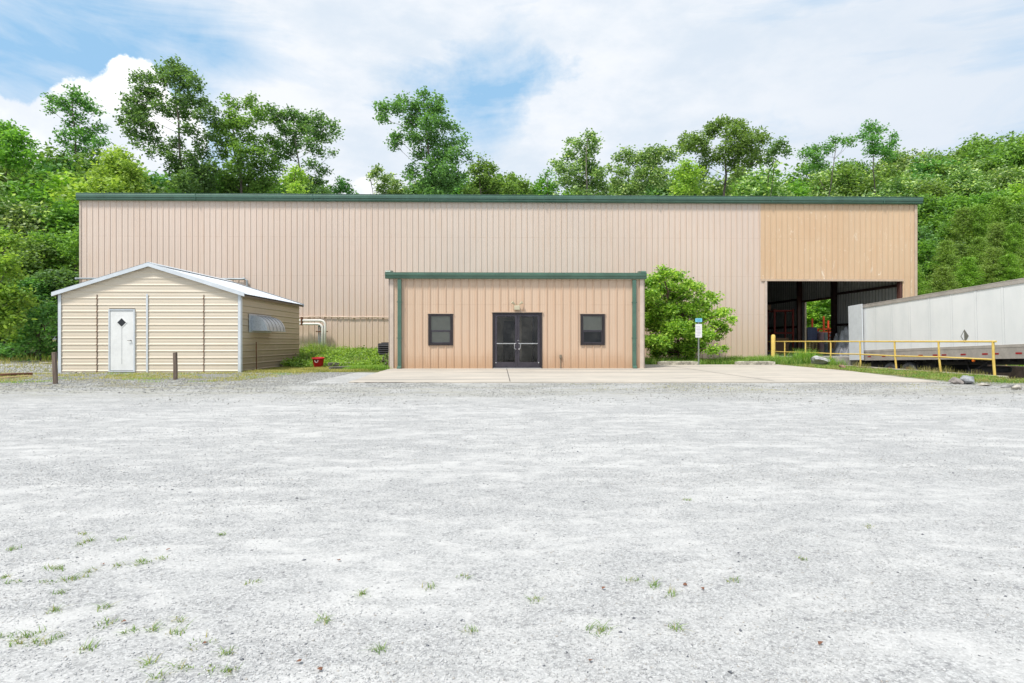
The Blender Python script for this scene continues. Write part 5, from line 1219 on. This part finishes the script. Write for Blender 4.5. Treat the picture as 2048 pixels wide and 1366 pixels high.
def row(x0, x1, step, Y_, off, keys, where, jy=1.5, jt=14, sky=True):
    x = x0
    while x < x1:
        k = wrng.choice(keys); ty = skyl(x) + off + wrng.uniform(-4 if off < 5 else -jt, jt)
        place(k, x, ty, Y_ + wrng.uniform(-jy, jy), LB[k] + ' ' + where, k.split('_')[-1].replace('pine2', 'pine') + ' trees ' + where)
        x += step * wrng.uniform(.8, 1.2)
# behind the warehouse
row(150, 660, 40, 62, 4, ['r_oak', 'r_mid', 'l_mid'], 'in the line behind the left half of the warehouse')
row(790, 1060, 36, 64, 2, ['r_oak', 'r_mid', 'l_mid'], 'in the line left of the middle of the warehouse')
row(740, 1500, 42, 67, 6, ['r_mid', 'r_silv', 'l_silv', 'r_oak'], 'in the line behind the middle of the warehouse')
# hillside right
row(1480, 2200, 48, 88, 0, ['r_oak', 'l_silv', 'r_mid', 'l_mid'], 'along the crest of the hillside wood')
row(1420, 2150, 44, 76, 30, ['l_silv', 'r_silv', 'l_mid', 'r_oak'], 'high on the hillside wood')
row(1400, 2150, 44, 66, 62, ['l_silv', 'r_silv', 'r_mid', 't_lime', 'r_silv'], 'on the hillside wood behind the truck bay')
row(1850, 2200, 44, 58, 95, ['r_mid', 'l_mid', 't_lime', 't_mid'], 'on the slope right of the warehouse')
row(1835, 2200, 40, 51, 135, ['r_oak', 'pine', 't_mid', 'pine2'], 'halfway down the slope right of the warehouse')
row(1855, 2200, 38, 45, 185, ['pine', 'pine2', 't_mid'], 'low on the slope right of the warehouse', 1.2)
row(1830, 2150, 46, 39, 235, ['pine', 'pine2'], 'at the foot of the slope behind the trailer', .8)
row(1565, 1770, 36, 52, 240, ['l_mid', 't_mid', 't_lime'], 'seen through the side opening of the truck bay', 1.0, 10)
# left wood; rows run past the frame edge, unseen trees added there for shade
row(-160, 230, 48, 58, 0, ['r_oak', 'r_mid', 'l_mid'], 'at the top of the wood left of the warehouse')
row(-190, 190, 44, 50, 40, ['r_mid', 'l_mid', 't_lime', 'l_mid'], 'high in the wood left of the warehouse')
row(-210, 150, 44, 44, 85, ['r_mid', 'l_silv', 't_mid', 't_lime'], 'in the middle of the wood left of the warehouse')
row(-220, 150, 40, 39.5, 140, ['l_mid', 'r_mid', 't_mid'], 'at the front of the wood left of the warehouse', 1)
row(-220, 120, 46, 36.5, 220, ['t_oak', 'r_oak', 't_mid'], 'low at the edge of the wood left of the shed', .6)
# near branchy tree at the left edge with bright leaves
hero('young_tree', 31, [(-20,585,26),(15,592,20),(40,600,14),(-30,620,26),(5,628,20),(30,640,14),(-10,655,20),(20,672,10),(45,588,10),(60,610,8),(-30,545,30),(10,530,22),(30,548,14),(-20,500,30),(15,480,20)], -40, L_WEED, 'near tree reaching bright leafy branches in from the left edge beside the shed', 31, r0=.14, dens=60, nl=10, spread=.2, ls=(.2, .14))
hero('young_tree', 33.5, [(70,640,18),(95,620,16),(60,660,16),(100,665,14),(80,690,14),(110,640,12),(45,690,14),(20,700,14),(-10,700,18),(100,700,12)], 82, L_OAK, 'low dark undergrowth tree in the shade at the wood edge left of the shed', 32, r0=.07, dens=60, nl=10, spread=.22, ls=(.2, .13))
for k, v in PROTO.items():
    if not v[1]:
        p = W(900, 0, 70); v[0].location = (p.x, 72, gz1(p.x, 72)); v[0]['label'] = LB[k] + ' behind the warehouse'

# the spreading bush right of the entrance
bb = []
rb_ = random.Random(9)
BUSH = [(1330,620,28),(1350,655,30),(1318,685,24),(1372,620,24),(1392,655,20),(1345,588,24),(1300,640,24),(1380,692,18),(1322,575,20),(1300,600,22),(1345,700,20),(1405,675,16),(1410,630,15),(1362,580,15),(1330,548,12),(1312,556,12),(1350,556,12),(1296,566,12),(1372,566,12),(1335,575,18),(1300,590,16),(1365,590,16),(1390,572,9),(1400,585,8),(1398,603,12),(1382,615,14),(1340,610,20),(1300,622,18),(1420,590,8),(1428,600,7),(1412,610,9),(1360,640,18),(1395,638,14),(1420,630,12),(1440,628,9),(1455,622,6),(1430,648,12),(1448,655,10),(1464,640,6),(1310,652,18),(1340,668,16),(1380,668,16),(1415,668,13),(1436,672,8),(1300,682,16),(1330,695,14),(1360,690,14),(1400,692,13),(1425,700,9),(1450,695,6),(1380,708,12),(1310,705,12),(1462,637,4),(1437,590,4),(1444,622,8),(1290,600,12),(1290,640,12),(1345,545,6),(1322,538,5),(1360,548,6),(1285,560,8),(1403,572,5)]
hero('maple_bush', 29.3, BUSH, 1352, L_BUSH, 'spreading bright green maple bush between the entrance building and the parking sign', 41, bark=simple('bark_brown', (.15, .10, .07), .9, 0, .3, 6), r0=.09, forkf=.12, dens=520, nl=9, spread=.12, ls=(.13, .10), droop=.25, flat=.6, cat='bush', nmax=48)

# ------------------------------------------------------------------ grass and weeds
def blades(name, pts, hs, mat, lab, wd=.016, nb=14, spread=.10, lean=.5, seed=0, segs=3, cat='grass'):
    nr = np.random.RandomState(seed); pts = np.asarray(pts, float); hs = np.asarray(hs, float)
    P_ = np.repeat(pts, nb, axis=0); H = np.repeat(hs, nb) * nr.uniform(.45, 1.1, len(P_)); N = len(P_)
    P_ = P_ + np.stack([nr.normal(0, spread, N), nr.normal(0, spread, N), np.zeros(N)], 1)
    a = nr.uniform(0, 2 * np.pi, N); d = np.stack([np.cos(a), np.sin(a), np.zeros(N)], 1); ln = H * lean * nr.uniform(.2, 1.2, N)
    s = np.stack([-np.sin(a), np.cos(a), np.zeros(N)], 1); sw = (wd * nr.uniform(.6, 1.3, N))[:, None]
    rows = []
    for k in range(segs + 1):
        f_ = k / segs; c = P_ + d * (ln * f_ ** 2)[:, None] + np.array([0, 0, 1]) * (H * (f_ - .22 * f_ ** 3))[:, None]; w_ = sw * (1 - f_) ** .7 * .5 + 1e-4
        rows += [c - s * w_, c + s * w_]
    V = np.stack(rows, 1).reshape(-1, 3); b = np.arange(N)[:, None] * (2 * (segs + 1)); Q = []
    for k in range(segs): Q.append(b + np.array([[2 * k, 2 * k + 1, 2 * k + 3, 2 * k + 2]]))
    Q = np.stack(Q, 1).reshape(-1, 4); return tag(raw_mesh(name, V, Q, mat), lab, cat, kind='stuff')
gr_ = np.random.RandomState(3)
def region(n, poly_, zf=None):
    """random points in a ground polygon"""
    poly_ = np.array(poly_); lo, hi = poly_.min(0), poly_.max(0); out_ = []
    while len(out_) < n:
        p = gr_.uniform(lo, hi, (n * 2, 2)); ins = np.zeros(len(p), bool); j = len(poly_) - 1
        for i in range(len(poly_)):
            xi, yi = poly_[i]; xj, yj = poly_[j]
            ins ^= ((yi > p[:, 1]) != (yj > p[:, 1])) & (p[:, 0] < (xj - xi) * (p[:, 1] - yi) / (yj - yi + 1e-9) + xi); j = i
        out_ += list(p[ins])
    p = np.array(out_[:n]); return np.column_stack([p, gz(p[:, 0], p[:, 1])])
def wander(p, sc, seed=0): return np.array([mn.noise(Vector((x * sc, y * sc, seed))) for x, y in p[:, :2]])
# strip behind the wheel stops
gp = region(2100, [(XER + .15, 27.5), (12.2, 27.6), (14.9, 27.6), (15.1, 31.7), (xs1, 31.8), (XER + .1, 31.8)])
gp = gp[(wander(gp, .9) > -.38)]
blades('tall_grass', gp, .33 + .20 * wander(gp, .7, 3) + .08 * (gp[:, 0] > 12), L_GRASS, 'tall green grass behind the wheel stops along the warehouse', .018, 14, .12, .6, 1)
cl = []; hh = []
for px, Y_, h, n, sp2 in ((1605, 28.6, .95, 55, .42), (1590, 29, .75, 30, .4), (1622, 28.3, .7, 25, .3), (1665, 27.2, .62, 20, .2), (1680, 26.6, .45, 14, .18), (1530, 30.5, .6, 24, .4), (1300, 28.4, .6, 22, .35), (1345, 28.6, .55, 24, .35), (1475, 29.5, .5, 26, .5)):
    c0 = W(px, 0, Y_)
    for _ in range(n): x, y = c0.x + gr_.normal(0, sp2), Y_ + gr_.normal(0, sp2 * .7); cl.append((x, y, gz1(x, y))); hh.append(h * gr_.uniform(.6, 1.1))
blades('tall_grass', cl, hh, L_GRASS, 'clumps of long arching grass by the bollard and yellow railing', .017, 22, .07, .75, 2)
# strip beside the pit wall
sp3 = [(G(1556, 731).x + .3, 27.3), (14.9, 27.3), (XRAIL - .1, 26), (XRAIL - .1, 18.1), (15.0, 16.2), (13.6, 15.3), (12.15, 15.6), (12.9, 20)]
gp = region(2600, sp3); gp = gp[(wander(gp, 1.2, 5) > -.05) & (gp[:, 0] < XRAIL - .25)]
blades('short_grass', gp, .08 + .04 * wander(gp, .8), L_GRASS, 'low green grass between the slab edge and the pale retaining wall', .014, 9, .10, .7, 3)
gp = region(1500, sp3); gp = gp[wander(gp, 1.2, 9) > .0]
blades('dry_grass', gp, .08 + .05 * wander(gp, .8), L_DRY, 'yellowed grass between the slab edge and the pale retaining wall', .012, 8, .10, .8, 4)
gp = region(500, [(XRAIL - .45, 18.2), (XRAIL - .12, 18.2), (XRAIL - .12, 26), (XRAIL - .45, 26)]); gp = gp[wander(gp, 1.0, 2) > .05]
blades('weedy_stems', gp, .30 + .22 * wander(gp, 1.5, 7), L_DRY, 'thin seedy weed stems against the pale retaining wall', .008, 3, .06, .35, 5, cat='weeds')
gp = region(160, [(15.6, 14.8), (20.5, 15.2), (20, 16.8), (15.7, 17.4)])
blades('weedy_stems', gp, .40 + .2 * wander(gp, 1.5, 7), L_DRY, 'weed stems at the front of the dock pit by the rocks', .010, 5, .08, .5, 6, cat='weeds')
gp = region(1600, [(12.5, 14.5), (24, 12.5), (26, 15.0), (15.8, 17.2), (15, 15.8)]); gp = gp[wander(gp, .9, 4) > .02]
blades('dry_grass', gp, .09 + .04 * wander(gp, .8), L_DRY, 'thin dry grass along the lot edge at the far right', .011, 6, .10, .8, 7)
# right bank beyond the far pit wall
gp = region(3800, [(XP1 + .35, 17), (34, 17), (36, 36), (XP1 + .6, 36)]); gp = gp[wander(gp, .7, 4) > -.3]
blades('bank_grass', gp, .42 + .2 * wander(gp, .5), L_WEED, 'bright green grass on the bank beyond the far pit wall', .03, 10, .14, .6, 8)
# weeds between shed and entrance
wp = [(XSR + .2, 24.2), (W(700, 0, 24).x, 24.0), (W(755, 0, 24).x, 23.9), (XEL - .15, 24.2), (XEL - .15, 31.8), (-12.5, 31.8), (-12, 27.3), (XSR + .2, 27.3)]
gp = region(2600, wp)
hs_ = .20 + .22 * sst(gp[:, 1], 24, 28) + .26 * wander(gp, .9, 2) + .14 * wander(gp, 2.2, 5)
tw = []
nrw = np.random.RandomState(8)
for (x, y, z), h in zip(gp, hs_):
    for k in range(3): tw.append((x + nrw.normal(0, .07), y + nrw.normal(0, .07), z + h * nrw.uniform(.25, 1.0)))
V = leaf_arrays(tw, 8, .07, .10, .06, nrw, .8)
tag(raw_mesh('leafy_weeds', V, quads(V), L_WEED), 'bright green leafy weeds between the shed and the entrance building', 'weeds', kind='stuff')
gp = region(1500, wp); gp = gp[(gp[:, 1] > 25)]
blades('tall_grass', gp, .48 + .42 * wander(gp, 1.1, 6), L_GRASS, 'tall grass growing through the leafy weeds right of the shed', .020, 10, .12, .55, 9)
cl = []; hh = []
for px, Y_, h, n, sp2 in ((630, 29.5, 1.15, 40, .35), (655, 29.5, 1.05, 34, .35), (612, 29, .9, 24, .3), (645, 28.5, .9, 24, .5), (700, 30.5, .62, 16, .3), (718, 30.5, .66, 16, .25), (742, 30.5, .7, 20, .25), (600, 27.5, .6, 20, .25), (587, 26.5, .55, 14, .2)):
    c0 = W(px, 0, Y_)
    for _ in range(n): x, y = max(c0.x + gr_.normal(0, sp2), -12), Y_ + gr_.normal(0, sp2 * .6); cl.append((x, y, gz1(x, y))); hh.append(h * gr_.uniform(.6, 1.1))
blades('tall_grass', cl, hh, L_GRASS, 'high arching grass clumps round the pipes behind the shed', .018, 20, .08, .6, 10)
hero('weed_plant', 24.6, [(772,712,4),(768,718,5),(775,724,5),(770,729,5)], 770, L_MID, 'small leafy weed plant in front of the condenser unit', 44, r0=.012, forkf=.3, dens=260, nl=7, spread=.05, ls=(.09, .06), cat='plant', nmax=4)
# lower yellowish band in front of it
band = [(XSR - .1, 21.0), (W(600, 0, 21).x, 20.6), (W(690, 0, 21.4).x, 21.3), (W(770, 0, 23).x, 23.0), (XEL - .2, 24.3), (XSR + .3, 24.8)]
gp = region(2200, band); gp = gp[wander(gp, 1.1, 3) > -.25]
blades('dry_grass', gp, .11 + .05 * wander(gp, .9), L_DRY, 'yellowed low grass in front of the red bucket and timbers', .012, 9, .10, .7, 11)
gp = region(1100, [(W(690, 0, 22).x, 22.3), (W(765, 0, 22.5).x, 22.6), (XEL - .15, 24.0), (W(690, 0, 24).x, 24.2)])
blades('short_grass', gp, .20 + .06 * wander(gp, .9), L_WEED, 'bright grass tuft patch at the corner of the entrance slab', .013, 12, .09, .6, 12)
# weeds in the stones in front of the shed
gp = region(5200, [(-26, 16.0), (-13, 15.3), (-7.2, 16.3), (-6.4, 20.6), (-9.2, 20.8), (XSL, 20.6), (-26, 21.5)])
wv = wander(gp, .75, 1) - .25 * (gp[:, 1] < 16.5) + .6 * wander(gp, 2.0, 4); k_ = wv > -.05
blades('sparse_weeds', gp[k_], .075 + .035 * gr_.uniform(-1, 1, k_.sum()), L_DRY, 'sparse yellow green weeds in the gravel in front of the shed', .012, 9, .09, .9, 13, cat='weeds')
k_ = (wander(gp, .9, 12) > .2)
blades('sparse_weeds', gp[k_], np.full(k_.sum(), .06), L_GRASS, 'small green weeds in the gravel in front of the shed', .010, 7, .08, .9, 14, cat='weeds')
gp = region(1500, [(-3.5, 13.2), (18, 12.6), (24, 12.2), (24, 13.6), (12, 15.3), (-3.5, 15.3)]); k_ = wander(gp, .55, 6) > .17
blades('sparse_weeds', gp[k_], np.full(k_.sum(), .03), L_DRY, 'faint weeds in the gravel along the front edge of the slab', .008, 5, .10, 1.0, 15, cat='weeds')
gp = region(5200, [(-60, 22), (XSL - .4, 21.3), (XSL - .4, 27), (XML + .4, 31.5), (XML - .3, 46), (-60, 46)])
k_ = (wander(gp, .5, 2) > -.1) & (gp[:, 1] > 21.5)
blades('dry_grass', gp[k_], .10 + .02 * (gp[k_][:, 1] - 22), L_DRY, 'pale rough grass on the ground left of the shed', .018, 7, .14, .8, 16)
gp = region(900, [(-55, 34), (-23, 34), (-23, 38), (-55, 38)])
blades('tall_grass', gp, np.full(len(gp), .55), L_GRASS, 'tall dark grass at the edge of the wood left of the shed', .03, 8, .2, .5, 17)
# tufts in the foreground gravel
tf = [(165,1070),(180,1082),(240,1079),(27,1098),(157,1090),(100,1135),(118,1140),(140,1160),(233,1132),(280,1123),(326,1117),(283,1126),(180,1142),(95,1165),(145,1160),(5,1155),(30,1166),(116,1188),(112,1222),(205,1217),(70,1268),(35,1284),(78,1285),(5,1272),(110,1280),(170,1300),(216,1247),(360,1240),(315,1260),(258,1263),(357,1268),(370,1335),(290,1326),(460,1308),(458,1340),(416,1346),(318,1352),(725,1188),(855,1178),(935,1155),(502,1165),(645,1240),(1065,1200),(1350,1190),(1212,1262),(1352,1258),(1375,1000),(1460,1162),(1600,1118),(1740,1055),(440,1071),(400,1288),(1185,1255),(1262,1160),(1310,1172),(930,1262),(760,1300)]
cl = []; hh = []
rt = random.Random(4)
for px, py in tf:
    p = G(px, py); s_ = rt.uniform(.6, 1.25)
    for k in range(3): cl.append((p.x + rt.gauss(0, .012), p.y + rt.gauss(0, .012), 0)); hh.append(.022 * s_)
blades('grass_tufts', cl, hh, L_TUFT, 'small green grass tufts scattered in the foreground gravel', .0035, 8, .013, 2.3, 18)
# fallen leaves
mb = MB()
for px, py in ((598,1328),(640,1343),(205,1131),(247,1248),(678,1123),(1405,1180),(1207,1180),(410,1290),(1180,1325),(1640,1290),(1370,1172),(336,1102)):
    p = G(px, py); a = rt.uniform(0, 6.28); l = .012
    q = [Vector((math.cos(a + k) * l * f_, math.sin(a + k) * l * f_, rt.uniform(.004, .014))) for k, f_ in ((0, 1), (.8, .6), (1.9, .9), (3.1, .5), (4.2, 1), (5.2, .6))]
    mb.add([(p.x + v.x, p.y + v.y, v.z) for v in q], [(0, 1, 2, 3), (0, 3, 4, 5)])
tag(mb.build('fallen_leaves', simple('leaf_brown', (.20, .09, .05), .8)), 'tiny brown fallen leaves on the foreground gravel', 'leaves', kind='stuff')

# ------------------------------------------------------------------ loose stones as real geometry
m, t, out = newmat('gravel_stone'); g = t.node('ShaderNodeNewGeometry'); r_ = g.outputs['Random Per Island']; P = g.outputs['Position']
c = t.mix(t.ss(r_, .0, .9), (.32, .32, .317), (.57, .568, .56)); c = t.mix(t.m('GREATER_THAN', r_, .975), c, (.20, .20, .205)); c = t.mix(t.m('LESS_THAN', r_, .03), c, (.40, .36, .31))
c = t.mix(t.m('MULTIPLY', t.noise(P, 60, 2), .5), c, (.55, .55, .55)); pbsdf(t, out, c, .9, 0, .15)
def stones(name, n, y0, y1, smin, smax, lab, seed, mat=m, xf=.92, xr=None, pw=1.0, clump=True):
    nr = np.random.RandomState(seed)
    n2 = int(n * (2.2 if clump else 1)); y = y0 + (y1 - y0) * nr.uniform(0, 1, n2) ** pw
    x = nr.uniform(-1, 1, n2) * (y * xf + .3) + .02 * y
    if xr: x = nr.uniform(xr[0], xr[1], n2)
    if clump:
        q = np.sin(x * 1.7 + 1.3 * np.sin(y * 1.1)) + np.sin(y * 3.1 + 1.7 * np.sin(x * .8 + 2)) + np.sin(x * 4.3 + y * 2.2) * .6 + np.sin(x * 9.1 - y * 7.3) * .5
        k = nr.uniform(0, 1, n2) < 1 / (1 + np.exp(-q * 1.5)); x, y = x[k][:n], y[k][:n]
    N = len(x); s = smin + (smax - smin) * nr.uniform(0, 1, N) ** 3
    base = np.array([(1, 0, 0), (0, 1, 0), (-1, 0, 0), (0, -1, 0), (0, 0, 1), (0, 0, -.6)], float)
    Vv = base[None] * (1 + nr.uniform(-.35, .35, (N, 6, 1))) + nr.uniform(-.22, .22, (N, 6, 3))
    Vv[:, :, 2] *= nr.uniform(.45, .85, (N, 1)); sc = nr.uniform(.65, 1.2, (N, 1, 2)); Vv[:, :, :2] *= sc
    a = nr.uniform(0, 6.28, N); ca, sa = np.cos(a)[:, None], np.sin(a)[:, None]
    X_, Y__ = Vv[:, :, 0] * ca - Vv[:, :, 1] * sa, Vv[:, :, 0] * sa + Vv[:, :, 1] * ca
    Vv = np.stack([X_ * s[:, None] + x[:, None], Y__ * s[:, None] + y[:, None], Vv[:, :, 2] * s[:, None] + (s * .12)[:, None] + gz(x, y)[:, None]], -1)
    T = np.array([(0, 1, 4), (1, 2, 4), (2, 3, 4), (3, 0, 4), (1, 0, 5), (2, 1, 5), (3, 2, 5), (0, 3, 5)])
    Q = (np.arange(N)[:, None, None] * 6 + T[None]).reshape(-1, 3)
    return tag(raw_mesh(name, Vv.reshape(-1, 3), Q, mat), lab, 'gravel', kind='stuff')
M_STG = simple('coarse_stone', (.43, .425, .40), .9, 0, .35, 30)
stones('loose_gravel', 110000, 1.6, 5.0, .0014, .0062, 'fine loose gravel in the foreground of the lot', 1, pw=1.3)
stones('loose_gravel', 70000, 4.5, 15, .003, .010, 'loose gravel across the middle of the lot', 2, pw=1.1)
stones('loose_gravel', 420, 1.8, 12, .005, .011, 'larger dark stones scattered over the lot', 3, simple('stone_dark', (.19, .20, .22), .9, 0, .3, 40), pw=1.2)
stones('loose_gravel', 46000, 12.5, 21, .010, .032, 'coarse grey gravel in front of the shed', 4, M_STG, xr=(-24, -5.0), clump=False, pw=.55)
stones('loose_gravel', 26000, 9.5, 15.62, .007, .022, 'coarse gravel along the front edge of the slab', 5, M_STG, xr=(-6.5, 24), clump=True, pw=.4)
stones('loose_gravel', 12000, 21, 29, .02, .05, 'coarse gravel on the ground left of the shed', 6, xr=(-36, -16.2), clump=False)
